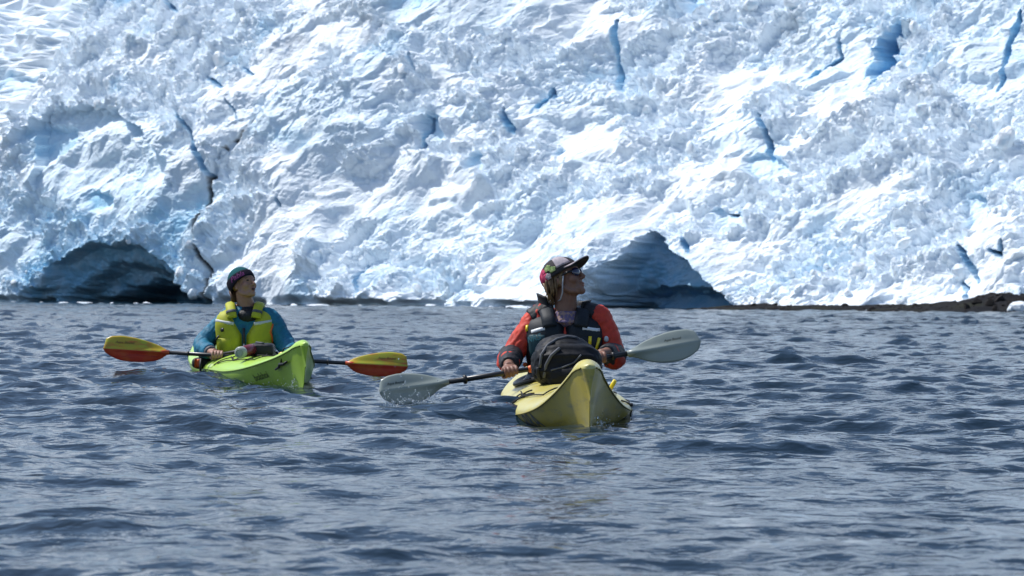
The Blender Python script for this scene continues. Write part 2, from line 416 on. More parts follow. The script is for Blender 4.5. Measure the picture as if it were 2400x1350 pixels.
glacier, GG = build_glacier()

# ------------------------------------------------------------------ mesh builder
class MB:
    def __init__(s): s.v = []; s.f = []; s.mi = []; s.cur = 0
    def add(s, verts, faces):
        o = len(s.v); s.v += [Vector(v) for v in verts]
        for f in faces: s.f.append([i + o for i in f]); s.mi.append(s.cur)
    def loft(s, rings, caps=True, closed=True):
        n = len(rings[0]); V = [p for r in rings for p in r]; Fc = []
        for i in range(len(rings) - 1):
            for j in range(n if closed else n - 1):
                k = (j + 1) % n
                Fc.append((i * n + j, i * n + k, (i + 1) * n + k, (i + 1) * n + j))
        if caps:
            c0 = sum((Vector(p) for p in rings[0]), Vector()) / n; c1 = sum((Vector(p) for p in rings[-1]), Vector()) / n
            a = len(V); V += [c0, c1]
            for j in range(n):
                k = (j + 1) % n
                Fc.append((a, k, j)); Fc.append((a + 1, (len(rings) - 1) * n + j, (len(rings) - 1) * n + k))
        s.add(V, Fc)
    def tube(s, pts, rad, n=12, caps=True):
        pts = [Vector(p) for p in pts]
        if not hasattr(rad, '__len__'): rad = [rad] * len(pts)
        t0 = (pts[1] - pts[0]).normalized(); a = Vector((0, 0, 1)) if abs(t0.z) < .9 else Vector((1, 0, 0))
        u = t0.cross(a).normalized(); rings = []
        for i, p in enumerate(pts):
            t = ((pts[min(i + 1, len(pts) - 1)] - p).normalized() + (p - pts[max(i - 1, 0)]).normalized()).normalized()
            u = (u - t * u.dot(t)).normalized(); w = t.cross(u)
            rings.append([p + (u * math.cos(q) + w * math.sin(q)) * rad[i] for q in [2 * math.pi * k / n for k in range(n)]])
        s.loft(rings, caps)
    def ell(s, c, r, R=None, n=18, m=12, e=1.0):
        """ellipsoid, or a rounded block when e < 1"""
        pw = lambda v: math.copysign(abs(v) ** e, v)
        rings = []
        for i in range(1, m):
            ph = -math.pi / 2 + math.pi * i / m
            rings.append([Vector((r[0] * pw(math.cos(ph)) * pw(math.cos(q)), r[1] * pw(math.cos(ph)) * pw(math.sin(q)), r[2] * pw(math.sin(ph)))) for q in [2 * math.pi * k / n for k in range(n)]])
        V = [p for g in rings for p in g] + [Vector((0, 0, -r[2])), Vector((0, 0, r[2]))]
        Fc = []
        for i in range(len(rings) - 1):
            for j in range(n):
                k = (j + 1) % n; Fc.append((i * n + j, i * n + k, (i + 1) * n + k, (i + 1) * n + j))
        a = len(V) - 2; b = (len(rings) - 1) * n
        for j in range(n):
            k = (j + 1) % n; Fc.append((a, k, j)); Fc.append((a + 1, b + j, b + k))
        c = Vector(c)
        if R is not None: V = [R @ p for p in V]
        s.add([c + p for p in V], Fc)
    def sheet(s, fn, ns, nt, thick):
        """closed slab: fn(a, b, off) -> point, a and b run 0..1, thick(a, b) -> height above off = 0"""
        V = []; Fc = []
        for layer in (0, 1):
            for i in range(ns + 1):
                for j in range(nt + 1):
                    a, b = i / ns, j / nt
                    V.append(fn(a, b, thick(a, b) if layer else 0.0))
        N = (ns + 1) * (nt + 1); id = lambda l, i, j: l * N + i * (nt + 1) + j
        for i in range(ns):
            for j in range(nt):
                Fc.append((id(1, i, j), id(1, i + 1, j), id(1, i + 1, j + 1), id(1, i, j + 1)))
                Fc.append((id(0, i, j), id(0, i, j + 1), id(0, i + 1, j + 1), id(0, i + 1, j)))
        for i in range(ns):
            Fc.append((id(0, i, 0), id(0, i + 1, 0), id(1, i + 1, 0), id(1, i, 0))); Fc.append((id(0, i + 1, nt), id(0, i, nt), id(1, i, nt), id(1, i + 1, nt)))
        for j in range(nt):
            Fc.append((id(0, 0, j + 1), id(0, 0, j), id(1, 0, j), id(1, 0, j + 1))); Fc.append((id(0, ns, j), id(0, ns, j + 1), id(1, ns, j + 1), id(1, ns, j)))
        s.add(V, Fc)
    def mesh(s, name):
        me = bpy.data.meshes.new(name); me.from_pydata([tuple(v) for v in s.v], [], s.f)
        me.polygons.foreach_set('material_index', s.mi); me.polygons.foreach_set('use_smooth', [True] * len(s.f))
        bm = bmesh.new(); bm.from_mesh(me); bmesh.ops.recalc_face_normals(bm, faces=bm.faces); bm.to_mesh(me); bm.free()
        me.update(); return me
    def build(s, name, m, parent=None):
        return put(name, s.mesh(name), m, parent)

def put(name, me, m, parent=None):
    for q in (m if isinstance(m, (list, tuple)) else [m]): me.materials.append(q)
    o = link(bpy.data.objects.new(name, me)); o.parent = parent
    return o

def remesh(mb, voxel, smooth=3, wrinkle=None):
    """one continuous skin round all the shapes in mb"""
    me = mb.mesh('tmp'); o = link(bpy.data.objects.new('tmp', me))
    r = o.modifiers.new('r', 'REMESH'); r.mode = 'VOXEL'; r.voxel_size = voxel
    if smooth: sm = o.modifiers.new('s', 'SMOOTH'); sm.factor = .5; sm.iterations = smooth
    dg = bpy.context.evaluated_depsgraph_get(); dg.update()
    out = bpy.data.meshes.new_from_object(o.evaluated_get(dg))
    bpy.data.objects.remove(o); bpy.data.meshes.remove(me)
    n = len(out.vertices); co = np.empty(n * 3, np.float32); out.vertices.foreach_get('co', co); co = co.reshape(-1, 3)
    if wrinkle:
        no = np.empty(n * 3, np.float32); out.vertex_normals.foreach_get('vector', no); no = no.reshape(-1, 3)
        co = co + no * wrinkle(co)[:, None]; out.vertices.foreach_set('co', co.ravel().astype(np.float32))
    out.polygons.foreach_set('use_smooth', [True] * len(out.polygons)); out.update()
    return out

def root(name, M):
    o = link(bpy.data.objects.new(name, None)); o.empty_display_size = .1; o.matrix_world = M; return o

def text_mesh(txt, fn, size=1.0, shear=0.0, offset=0.0):
    """flat lettering laid on a surface: fn(x, y) -> point, x from 0 to 1 along the word"""
    cu = bpy.data.curves.new('t', 'FONT'); cu.body = txt; cu.size = size; cu.shear = shear; cu.resolution_u = 3; cu.offset = offset
    o = link(bpy.data.objects.new('t', cu)); dg = bpy.context.evaluated_depsgraph_get(); dg.update()
    me = bpy.data.meshes.new_from_object(o.evaluated_get(dg)); bpy.data.objects.remove(o)
    bm = bmesh.new(); bm.from_mesh(me)
    bmesh.ops.triangulate(bm, faces=bm.faces); bmesh.ops.subdivide_edges(bm, edges=[e for e in bm.edges if e.calc_length() > .25], cuts=2, use_grid_fill=True)
    xs = [v.co.x for v in bm.verts]; x0, x1 = min(xs), max(xs); w = x1 - x0
    for v in bm.verts: v.co = fn((v.co.x - x0) / w, v.co.y / w)
    bm.to_mesh(me); bm.free(); return me

def smooth_interp(x, xp, fp):
    """monotone-ish cubic through control points"""
    xp = np.asarray(xp, float); fp = np.asarray(fp, float); m = np.gradient(fp, xp)
    x = np.asarray(x, float); i = np.clip(np.searchsorted(xp, x) - 1, 0, len(xp) - 2)
    h = xp[i + 1] - xp[i]; t = (x - xp[i]) / h
    return (2*t**3-3*t**2+1)*fp[i] + (t**3-2*t**2+t)*h*m[i] + (-2*t**3+3*t**2)*fp[i+1] + (t**3-t**2)*h*m[i+1]

# ------------------------------------------------------------------ materials
M_black = mat('black_nylon', (.012, .013, .016), .55, .4, bump=(60, .3, .004))
M_rubber = mat('black_rubber', (.010, .010, .011), .45, .5)
M_greytrim = mat('grey_webbing', (.085, .09, .105), .6, .3)
M_cord = mat('black_cord', (.012, .012, .013), .7, .3)
M_carbon = mat('dark_shaft', (.014, .014, .016), .32, .5)
M_orange = mat('orange_plastic', (.75, .13, .02), .4, .5)
M_white = mat('white_reflective', (.72, .74, .76), .45, .5)
M_silver = mat('silver_reflective', (.52, .54, .56), .45, .5)
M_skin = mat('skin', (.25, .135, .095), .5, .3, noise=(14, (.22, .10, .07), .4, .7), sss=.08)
M_skin2 = mat('fair_skin', (.36, .20, .145), .5, .35, noise=(14, (.30, .14, .10), .4, .7), sss=.08)
M_yplastic = mat('yellow_plastic', (.80, .60, .02), .35, .5)

# ------------------------------------------------------------------ kayaks
class Kayak:
    def __init__(s, name, M, X, B, ZS, ZC, ZK):
        s.M = M; s.X, s.B, s.ZS, s.ZC, s.ZK = X, B, ZS, ZC, ZK
        s.root = root(name, M)
    def g(s, x):
        x = np.clip(x, s.X[0], s.X[-1])
        return [float(smooth_interp(x, s.X, a)) for a in (s.B, s.ZS, s.ZC, s.ZK)]
    def deck(s, x, q, off=0.0):
        """point on the deck, q -1 (starboard, image left) .. 1 (port)"""
        b, zs, zc, zk = s.g(x); b = max(b, .004); a = abs(q) * math.pi / 2
        return Vector((x, math.copysign(b * math.sin(a) ** 1.0, q) if q else 0, zs + (zc - zs) * math.cos(a) ** 1.25 + off))
    def hull(s, x, q, off=0.0):
        """point on the hull side, q 0 at the keel .. 1 at the seam, negative q to starboard"""
        b, zs, zc, zk = s.g(x); b = max(b, .004); t = abs(q); vee = float(sstep(1.25, 2.35, abs(x)))
        yu = math.sin(t * math.pi / 2) ** .8; zu = (1 - math.cos(t * math.pi / 2))
        y = yu * (1 - vee) + t ** 1.12 * vee; z = zu * (1 - vee) + (t ** .95) * vee
        sg = 1 if q >= 0 else -1
        return Vector((x, sg * (b * y + off), zk + (zs - zk) * z))
    def shell(s, m_hull, m_deck, m_seam):
        xs = list(np.linspace(s.X[0], s.X[-1], 90))
        xs += [s.X[-1] - .02 * k for k in (.3, .6, 1.5, 2.5)]; xs = sorted(xs)
        h = MB(); d = MB(); n = 14
        for mb, fn in ((h, s.hull), (d, s.deck)):
            rings = [[fn(x, -1 + 2 * k / (2 * n)) for k in range(2 * n + 1)] for x in xs]
            for end in (0, -1):                 # round the stem off
                for k in (1, 2, 3, 4):
                    a = k / 4 * math.pi / 2; sg = 1 if end else -1
                    nr = [Vector((p.x + sg * .03 * math.sin(a), p.y * math.cos(a), p.z - (p.z - .18) * .06 * math.sin(a))) for p in (rings0[end] if k > 1 else rings[end])]
                    if k == 1: rings0 = {0: rings[0], -1: rings[-1]}
                    if end: rings.append(nr)
                    else: rings.insert(0, nr)
            mb.loft(rings, caps=False, closed=False)
        s.o_hull = h.build('hull', m_hull, s.root); s.o_deck = d.build('deck', m_deck, s.root)
        for sg in (-1, 1):
            q = MB(); q.tube([s.hull(x, sg * .985, .0015) for x in xs], .0045, 6); q.build('seam', m_seam, s.root)
    def coaming(s, x0, x1, w):
        c = (x0 + x1) / 2; h = (x1 - x0) / 2; mb = MB()
        pts = []
        for k in range(41):
            a = 2 * math.pi * k / 40; x = c + h * math.cos(a); y = w * math.sin(a)
            b = s.g(x)[0]; pts.append(s.deck(x, math.asin(max(-1, min(1, y / b))) * 2 / math.pi, .016))
        mb.tube(pts, .014, 8); mb.build('coaming', M_rubber, s.root); s.coam = pts
    def cord(s, pts, name='deck_cord', r=.0042, m=None):
        P = [s.deck(x, q, .006) for x, q in pts]; out = []
        for i in range(len(P) - 1):
            for k in range(6):
                t = k / 6; x = pts[i][0] * (1 - t) + pts[i + 1][0] * t; q = pts[i][1] * (1 - t) + pts[i + 1][1] * t
                out.append(s.deck(x, q, .006 + .006 * math.sin(math.pi * t)))
        out.append(P[-1]); mb = MB(); mb.tube(out, r, 6); return mb.build(name, m or M_cord, s.root)

def frame(p, heading, heel=0.0, z=0.0, pitch=0.0):
    a = math.atan2(heading[1], heading[0])
    return Matrix.Translation((p[0], p[1], z)) @ Matrix.Rotation(a, 4, 'Z') @ Matrix.Rotation(pitch, 4, 'Y') @ Matrix.Rotation(heel, 4, 'X')

def plastic(name, c, c2, wear, scuff=(.10, .11, .09)):
    """moulded polyethylene: slightly mottled, scuffed low down"""
    m = mat(name, c, .30, .5, noise=(7, c2, .42, .62), bump=(9, .12, .01))
    nt = m.node_tree; n = nt.nodes; L = nt.links; p = n['Principled BSDF']
    src = p.inputs['Base Color'].links[0].from_socket
    t = n.new('ShaderNodeTexNoise'); t.inputs['Scale'].default_value = 5; t.inputs['Detail'].default_value = 9; t.inputs['Roughness'].default_value = .75
    tc = n.new('ShaderNodeTexCoord'); mp = n.new('ShaderNodeMapping'); mp.inputs['Scale'].default_value = (1, 2, 3.5); mp.inputs['Location'].default_value = (wear * 10, 3, 1)
    L.new(tc.outputs['Object'], mp.inputs[0]); L.new(mp.outputs[0], t.inputs['Vector'])
    r = n.new('ShaderNodeMapRange'); r.inputs[1].default_value = .51; r.inputs[2].default_value = .68; r.inputs[4].default_value = wear; L.new(t.outputs[0], r.inputs[0])
    mx = n.new('ShaderNodeMix'); mx.data_type = 'RGBA'; mx.inputs[7].default_value = (*scuff, 1)
    L.new(r.outputs[0], mx.inputs[0]); L.new(src, mx.inputs[6]); L.new(mx.outputs[2], p.inputs['Base Color'])
    return m

def at_px(x, d):
    p = pix(x, 700, d); return (p.x, p.y)

# front kayak, faded yellow
FS = at_px(1322, 15.0); FB = at_px(1387, 12.24)
FH = Vector((FB[0] - FS[0], FB[1] - FS[1])); FL = FH.length
KO = at_px(1311, 15.0)
KY = Kayak('sea_kayak', frame(KO, Vector((FB[0] - KO[0], FB[1] - KO[1])), math.radians(2.5), -0.022),
    [-2.45, -2.3, -1.8, -1.0, 0, .7, 1.2, 1.65, 2.05, 2.35, 2.55, 2.68, 2.76],
    [.012, .05, .17, .285, .328, .340, .328, .278, .200, .128, .084, .062, .036],
    [.20, .19, .13, .075, .05, .035, .032, .050, .108, .195, .262, .296, .308],
    [.23, .23, .19, .17, .18, .175, .165, .16, .185, .25, .312, .348, .330],
    [.05, -.04, -.10, -.11, -.11, -.11, -.11, -.11, -.11, -.10, -.08, -.02, .14])
MY_h = plastic('yellow_hull_plastic', (.50, .40, .06), (.45, .37, .08), .72, (.17, .16, .12))
MY_d = plastic('yellow_deck_plastic', (.56, .47, .085), (.55, .50, .18), .45, (.42, .42, .36))
M_ys = mat('yellow_seam', (.30, .25, .05), .5)
KY.shell(MY_h, MY_d, M_ys)
KY.coaming(-.45, .42, .25)
KY.cord([(1.10, -.80), (1.28, -.42), (1.12, -.62), (1.02, -.40)])
KY.cord([(1.02, -.86), (1.20, -.55), (1.62, -.40), (1.30, -.02), (1.62, .40), (1.2, .55)])
KY.cord([(1.02, -.86), (.92, -.62), (1.06, -.5)])
KY.cord([(1.20, -.55), (.75, -.52)]); KY.cord([(1.9, .8), (1.4, .82), (.8, .86)])
# worn lettering and sticker on the hull
M_ink_g = mat('grey_print', (.11, .12, .13), .5)
def hull_txt(K, txt, x0, x1, q0, q1, side=-1, m=None, name='lettering'):
    w = abs(x1 - x0); hq = q1 - q0
    me = text_mesh(txt, lambda x, y: K.hull(x0 + (x1 - x0) * x, side * (q0 + hq * (y / .22)), .0025), offset=.012)
    return put(name, me, m or M_ink_g, K.root)
hull_txt(KY, 'BRA', 1.60, 1.84, .58, .80)
stick = MB(); stick.sheet(lambda a, b, o: KY.deck(.95 + .16 * a, -.80 + .14 * b, .002 + o), 6, 4, lambda a, b: .001); stick.build('worn_sticker', mat('worn_sticker', (.42, .43, .42), .6, noise=(40, (.6, .55, .25), .45, .55)), KY.root)
tag(KY.root, 'faded yellow sea kayak with scuffed bow carrying the paddler in red', 'kayak', 'sea kayaks')
ytab = MB(); pp = KY.deck(1.2, .45, .0); ytab.tube([pp, pp + Vector((.02, .012, .03)), pp + Vector((.03, .03, .06))], [.009, .012, .012], 8); ytab.build('deck_strap', M_yplastic, KY.root)
buck = MB(); pp = KY.deck(1.35, .9, .01); buck.ell(pp, (.03, .014, .010), e=.6); buck.build('deck_fitting', M_rubber, KY.root)
tog = MB(); pp = KY.deck(2.60, .25, .02); tog.tube([KY.deck(2.55, -.3, .004), KY.deck(2.58, 0, .012), KY.deck(2.55, .3, .004)], .004, 6); tog.build('bow_loop', M_cord, KY.root)

# rear kayak, lime green
GS = at_px(574, 19.5); GB = at_px(716, 17.0)
GH = Vector((GB[0] - GS[0], GB[1] - GS[1])); GLn = GH.length
KG = Kayak('sea_kayak', frame(GS, GH, math.radians(2.0), 0.015),
    [-2.5, -2.35, -1.8, -1.0, 0, .6, 1.1, 1.55, 1.95, 2.25, 2.42, 2.54, 2.61],
    [.012, .05, .17, .28, .325, .325, .305, .255, .18, .115, .075, .055, .03],
    [.20, .19, .13, .08, .065, .065, .07, .10, .15, .20, .238, .264, .274],
    [.22, .22, .18, .16, .175, .178, .175, .175, .195, .24, .28, .31, .298],
    [.05, -.04, -.10, -.11, -.11, -.11, -.11, -.11, -.11, -.10, -.08, -.02, .12])
MG_h = plastic('green_hull_plastic', (.36, .56, .045), (.33, .52, .05), .12)
MG_d = plastic('green_deck_plastic', (.42, .64, .07), (.40, .62, .09), .12, (.5, .52, .48))
M_gs = mat('green_seam', (.14, .24, .02), .5)
KG.shell(MG_h, MG_d, M_gs)
KG.coaming(-.45, .42, .25)
KG.cord([(.62, -.72), (.95, -.52), (.70, -.40), (.98, -.30), (1.55, -.10), (.98, .40), (.7, .55)])
KG.cord([(.62, -.40), (.95, -.52), (1.55, -.45), (1.62, -.1), (1.5, .4)]); KG.cord([(.95, -.52), (1.35, -.12), (.75, .2)]); KG.cord([(.55, -.80), (.72, -.42)])
hull_txt(KG, 'bolshoi', 1.70, 1.94, .65, .79, m=mat('dark_green_print', (.07, .10, .02), .5))
stick = MB(); stick.sheet(lambda a, b, o: KG.deck(.30 + .22 * a, -.90 + .16 * b, .002 + o), 6, 4, lambda a, b: .001); stick.build('worn_sticker', mat('grey_sticker', (.42, .46, .36), .6, noise=(30, (.40, .60, .10), .45, .55)), KG.root)
hs = MB(); hs.tube([KG.hull(.22, -q, .002) for q in np.linspace(.45, 1, 8)] + [KG.deck(.22, -q, .001) for q in np.linspace(1, .6, 8)], .003, 6); hs.build('hatch_seam', M_gs, KG.root)
# carrying toggle hung from the bow
tg = MB(); c0 = KG.deck(2.30, -.55, .0); c1 = KG.hull(2.25, -.78, .016)
tg.tube([KG.deck(2.36, .3, .006), KG.deck(2.36, 0, .012), c0 + Vector((0, -.01, .012)), c1], .005, 6); go = tg.build('bow_line', M_cord, KG.root)
tg = MB(); a0 = KG.hull(2.14, -.74, .016); a1 = KG.hull(2.38, -.78, .018); tg.tube([a0, a0.lerp(a1, .3), c1 + Vector((0, -.004, .006)), a0.lerp(a1, .7), a1], [.007, .009, .011, .009, .007], 8); tg.build('toggle', M_rubber, go)
# rudder, tilted up at the stern
rd = MB(); rd.sheet(lambda a, b, o: Vector((-2.45 - .30 * a, -.008 + o, .20 + .10 * (b - .5) - .10 * a)), 6, 3, lambda a, b: .016); rd.build('rudder', M_rubber, KG.root)
tag(KG.root, 'lime green sea kayak with a black bow toggle carrying the paddler in blue', 'kayak', 'sea kayaks')

# ------------------------------------------------------------------ people
def head_frame(center, yaw, pitch, roll=0.0):
    """columns forward, left, up; yaw 0 looks at the camera, positive turns to image right"""
    R = Matrix.Rotation(math.radians(yaw) - math.pi / 2, 3, 'Z') @ Matrix.Rotation(math.radians(-pitch), 3, 'Y') @ Matrix.Rotation(math.radians(roll), 3, 'X')
    return Vector(center), R

class Person:
    def __init__(s, name, M, hc, yaw, pitch, roll, hscale, tor):
        s.M = M; s.I = M.inverted(); s.root = root(name, M)
        s.hc, s.R = head_frame(hc, yaw, pitch, roll); s.k = hscale; s.tor = tor
    def L(s, p): return s.I @ Vector(p)                 # world -> local
    def H(s, f, l, u): return s.L(s.hc + s.R @ Vector((f, l, u)) * s.k)
    def HR(s): return s.I.to_3x3() @ s.R
    def surf(s, th, z, off=0.0):
        """torso surface: th 0 in front, positive to image right; local coordinates"""
        T = s.tor; cx, a, d = (float(smooth_interp(z, T[0], T[i])) for i in (1, 2, 3))
        pw = lambda v: math.copysign(abs(v) ** .82, v)
        return Vector((cx + (d + off) * pw(math.cos(th)), (a + off) * pw(math.sin(th)), z))
    def torso(s, mb, off, z0, z1, n=28, m=14):
        rings = []
        for i in range(m + 1):
            z = z0 + (z1 - z0) * i / m
            rings.append([s.surf(2 * math.pi * k / n, z, off) for k in range(n)])
        mb.loft(rings)
    def head(s, mb):
        R = s.HR(); k = s.k
        E = lambda c, r, Q=None: mb.ell(s.H(*c), [q * k for q in r], R if Q is None else R @ Q)
        E((-.018, 0, .040), (.097, .076, .086)); E((.022, 0, -.022), (.072, .064, .088)); E((.030, 0, .03), (.070, .066, .06))
        E((.075, 0, -.092), (.022, .026, .020)); E((.060, 0, -.078), (.034, .044, .024)); E((.084, 0, .034), (.014, .048, .013))
        for q in (-1, 1):
            E((.060, q * .040, -.018), (.030, .026, .030)); E((-.004, q * .074, -.006), (.019, .010, .031)); E((.004, q * .078, -.030), (.009, .007, .010))
            mb.tube([s.H(.002, q * .062, -.045), s.H(.030, q * .050, -.078), s.H(.066, q * .022, -.094)], [.016 * k, .016 * k, .014 * k], 8)
            E((.097, q * .013, -.027), (.010, .007, .007))
        mb.tube([s.H(.088, 0, .030), s.H(.102, 0, .004), s.H(.115, 0, -.020), s.H(.106, 0, -.030)], [.008 * k, .010 * k, .0125 * k, .010 * k], 10)
        E((.090, 0, -.052), (.012, .024, .007)); E((.088, 0, -.066), (.012, .021, .008))
    def neck(s, mb, base, r0=.062, r1=.055):
        b = s.L(base); t = s.H(-.018, 0, -.035); c = s.H(.004, 0, -.075)
        mb.tube([b, b.lerp(t, .5) , t], [r0 * 1.12, r0, r1], 16); mb.tube([b, c], [r0, .045], 12)
    def hand(s, mb, wrist, grip, axis, toward, thumb=1, sc=1.0):
        """hand closed round a shaft: four fingers over the top, thumb below"""
        w = s.L(wrist); g = s.L(grip); I3 = s.I.to_3x3(); a = (I3 @ Vector(axis)).normalized()
        e2 = I3 @ Vector(toward); e2 = (e2 - a * e2.dot(a)).normalized(); e1 = e2.cross(a)
        if e1.z < 0: e1 = -e1
        Rr = .024 * sc
        P = lambda off, th, r=Rr: g + a * off + (e2 * math.cos(th) + e1 * math.sin(th)) * r
        lens = (.9, 1.0, .96, .78)
        for i in range(4):
            off = (i - 1.5) * .0205 * sc * thumb
            th0, th1 = math.radians(150), math.radians(150) - math.radians(250) * lens[i]
            pts = []; rad = []
            for q in range(11):
                t = q / 10; th = th0 + (th1 - th0) * t
                kn = 1 + .10 * math.exp(-((t - .28) / .07) ** 2) + .06 * math.exp(-((t - .62) / .07) ** 2)
                pts.append(P(off * (1 + .10 * math.sin(t * 3)), th, Rr * (1.12 - .12 * t) * (.98 + .05 * kn))); rad.append(.0102 * sc * kn * (1 - .22 * t))
            mb.tube(pts, rad, 8)
        pc = P(0, math.radians(140), Rr * 1.25)
        d = (w - pc).normalized(); Q = Matrix((a, d, a.cross(d).normalized())).transposed()
        mb.ell(pc + d * .022 * sc, (.044 * sc, .046 * sc, .019 * sc), Q)
        for i in range(4): mb.ell(P((i - 1.5) * .0205 * sc * thumb, math.radians(112), Rr * 1.22), (.0115 * sc,) * 3, n=10, m=6)
        mb.tube([pc + d * .03 * sc, w, w + (w - pc).normalized() * .05], [.030 * sc, .028 * sc, .030 * sc], 12)
        mb.tube([pc - a * .030 * thumb * sc + d * .02, P(-.044 * thumb * sc, math.radians(195), Rr * 1.2), P(-.040 * thumb * sc, math.radians(240), Rr * 1.1), P(-.026 * thumb * sc, math.radians(285), Rr * 1.05)], [.014 * sc, .0125 * sc, .0115 * sc, .009 * sc], 8)
    def arm(s, mb, pts, rad, n=14):
        P = [s.L(p) for p in pts]; out = []; rr = []
        for i in range(len(P) - 1):                      # rounded path
            for q in range(6):
                t = q / 6; p0 = P[max(i - 1, 0)]; p1 = P[i]; p2 = P[i + 1]; p3 = P[min(i + 2, len(P) - 1)]
                out.append(.5 * ((2 * p1) + (p2 - p0) * t + (2 * p0 - 5 * p1 + 4 * p2 - p3) * t * t + (3 * p1 - p0 - 3 * p2 + p3) * t ** 3)); rr.append(rad[i] * (1 - t) + rad[i + 1] * t)
        out.append(P[-1]); rr.append(rad[-1]); mb.tube(out, rr, n)
    def patch(s, name, m, zt, thick, off, parent=None, n=(10, 12), edge=4.0, th=None):
        """padded panel on the torso: zt(b) -> z, th(b) -> (th0, th1)"""
        mb = MB()
        def fn(a, b, o):
            t0, t1 = th(b); return s.surf(t0 + (t1 - t0) * a, zt(b), off + o)
        prof = lambda a, b: thick * (max(0, 1 - abs(2 * a - 1) ** edge) ** .5 * max(0, 1 - abs(2 * b - 1) ** edge) ** .5 + .05)
        mb.sheet(fn, n[0], n[1], prof); return mb.build(name, m, parent or s.root)
    def strap(s, name, m, path, w, t, parent=None, off=0.0):
        """flat webbing following points [(th, z)] on the torso"""
        P = [s.surf(a, z, off) for a, z in path]; N = [(s.surf(a, z, off + .05) - s.surf(a, z, off)).normalized() for a, z in path]
        rings = []
        for i, p in enumerate(P):
            tg = (P[min(i + 1, len(P) - 1)] - P[max(i - 1, 0)]).normalized(); sd = tg.cross(N[i]).normalized()
            rings.append([p - sd * w - N[i] * .004, p + sd * w - N[i] * .004, p + sd * w + N[i] * t * .7, p + N[i] * t, p - sd * w + N[i] * t * .7])
        mb = MB(); mb.loft(rings); return mb.build(name, m, parent or s.root)

def over_shoulder(P, name, m, q, w, t, pts, parent):
    """wide strap that lies over the shoulder, q the side"""
    C = Vector((-.02, q * .10, .42)); V = [Vector((x, q * y, z)) for x, y, z in pts]; rings = []
    V = [V[i].lerp(V[i + 1], k / 3) for i in range(len(V) - 1) for k in range(3)] + [V[-1]]
    for i, p in enumerate(V):
        tg = (V[min(i + 1, len(V) - 1)] - V[max(i - 1, 0)]).normalized(); N = p - C; N = (N - tg * N.dot(tg)); N.y = q * .25 * N.length; N.normalize(); sd = tg.cross(N).normalized()
        rings.append([p - sd * w - N * .006, p + sd * w - N * .006, p + sd * w + N * t * .6, p + sd * w * .5 + N * t, p - sd * w * .5 + N * t, p - sd * w + N * t * .6])
    mb = MB(); mb.loft(rings); return mb.build(name, m, parent)
SHP = [(.140, .088, .445), (.125, .096, .49), (.075, .106, .532), (-.01, .112, .547), (-.09, .112, .535), (-.145, .108, .48)]

def fold(amp, f=1.0, seed=3):
    def w(co):
        a = co[:, 0] * 9 * f + co[:, 1] * 14 * f; b = co[:, 2] * 13 * f - co[:, 1] * 6 * f
        return amp * (.75 * ridged(a, b, seed, 3) + .4 * fbm(a * 2.3, b * 2.1, seed + 5, 3))
    return w

def fabric(name, c, c2, rough=.62):
    return mat(name, c, rough, .35, noise=(18, c2, .4, .65), bump=(70, .25, .003))

# paddles -----------------------------------------------------------
def blade_mesh(A, ax, wv, nv, length, hu, hl, ridge, mats, flip=1):
    """blade from neck A along ax; wv up across the blade, nv towards the viewer"""
    mb = MB(); ns, nt = 30, 18
    prof = lambda t, k: k * (math.sin(min(1, t * 1.0) ** .62 * math.pi) ** .62 if 0 < t < 1 else 0)
    up = lambda t: smooth_interp(t, *hu); lo = lambda t: smooth_interp(t, *hl)
    V = [[], []]
    for i in range(ns + 1):
        t = i / ns
        for j in range(nt + 1):
            q = -1 + 2 * j / nt
            h = float(up(t)) if q > 0 else float(lo(t))
            w = q * h; spoon = .030 * math.sin(t * math.pi * .5) ** 2 - .012 * abs(q) ** 2
            rg = ridge * (1 - t) ** .6 * math.exp(-(w / (.012 + .006 * (1 - t))) ** 2)
            p = A + ax * (length * t) + wv * w
            V[0].append(p + nv * (spoon + .003 + rg)); V[1].append(p + nv * (spoon - .003 - rg * .8 - .0))
    N = len(V[0]); n1 = nt + 1; F0 = []; F1 = []
    for i in range(ns):
        for j in range(nt):
            a, b, c, d = i * n1 + j, (i + 1) * n1 + j, (i + 1) * n1 + j + 1, i * n1 + j + 1
            (F0 if j >= nt // 2 else F1).append((a, b, c, d)); (F0 if j >= nt // 2 else F1).append((a + N, d + N, c + N, b + N))
    for i in range(ns):
        F1.append((i * n1, i * n1 + N, (i + 1) * n1 + N, (i + 1) * n1)); e = nt; F0.append((i * n1 + e, (i + 1) * n1 + e, (i + 1) * n1 + e + N, i * n1 + e + N))
    e = ns * n1
    for j in range(nt): (F0 if j >= nt // 2 else F1).append((e + j, e + j + N, e + j + 1 + N, e + j + 1)); (F0 if j >= nt // 2 else F1).append((j, j + 1, j + 1 + N, j + N))
    mb.add(V[0] + V[1], F0); mb.mi = [0] * len(mb.f)
    for f in F1: mb.f.append(list(f)); mb.mi.append(1 if len(mats) > 1 else 0)
    return mb.mesh('blade')

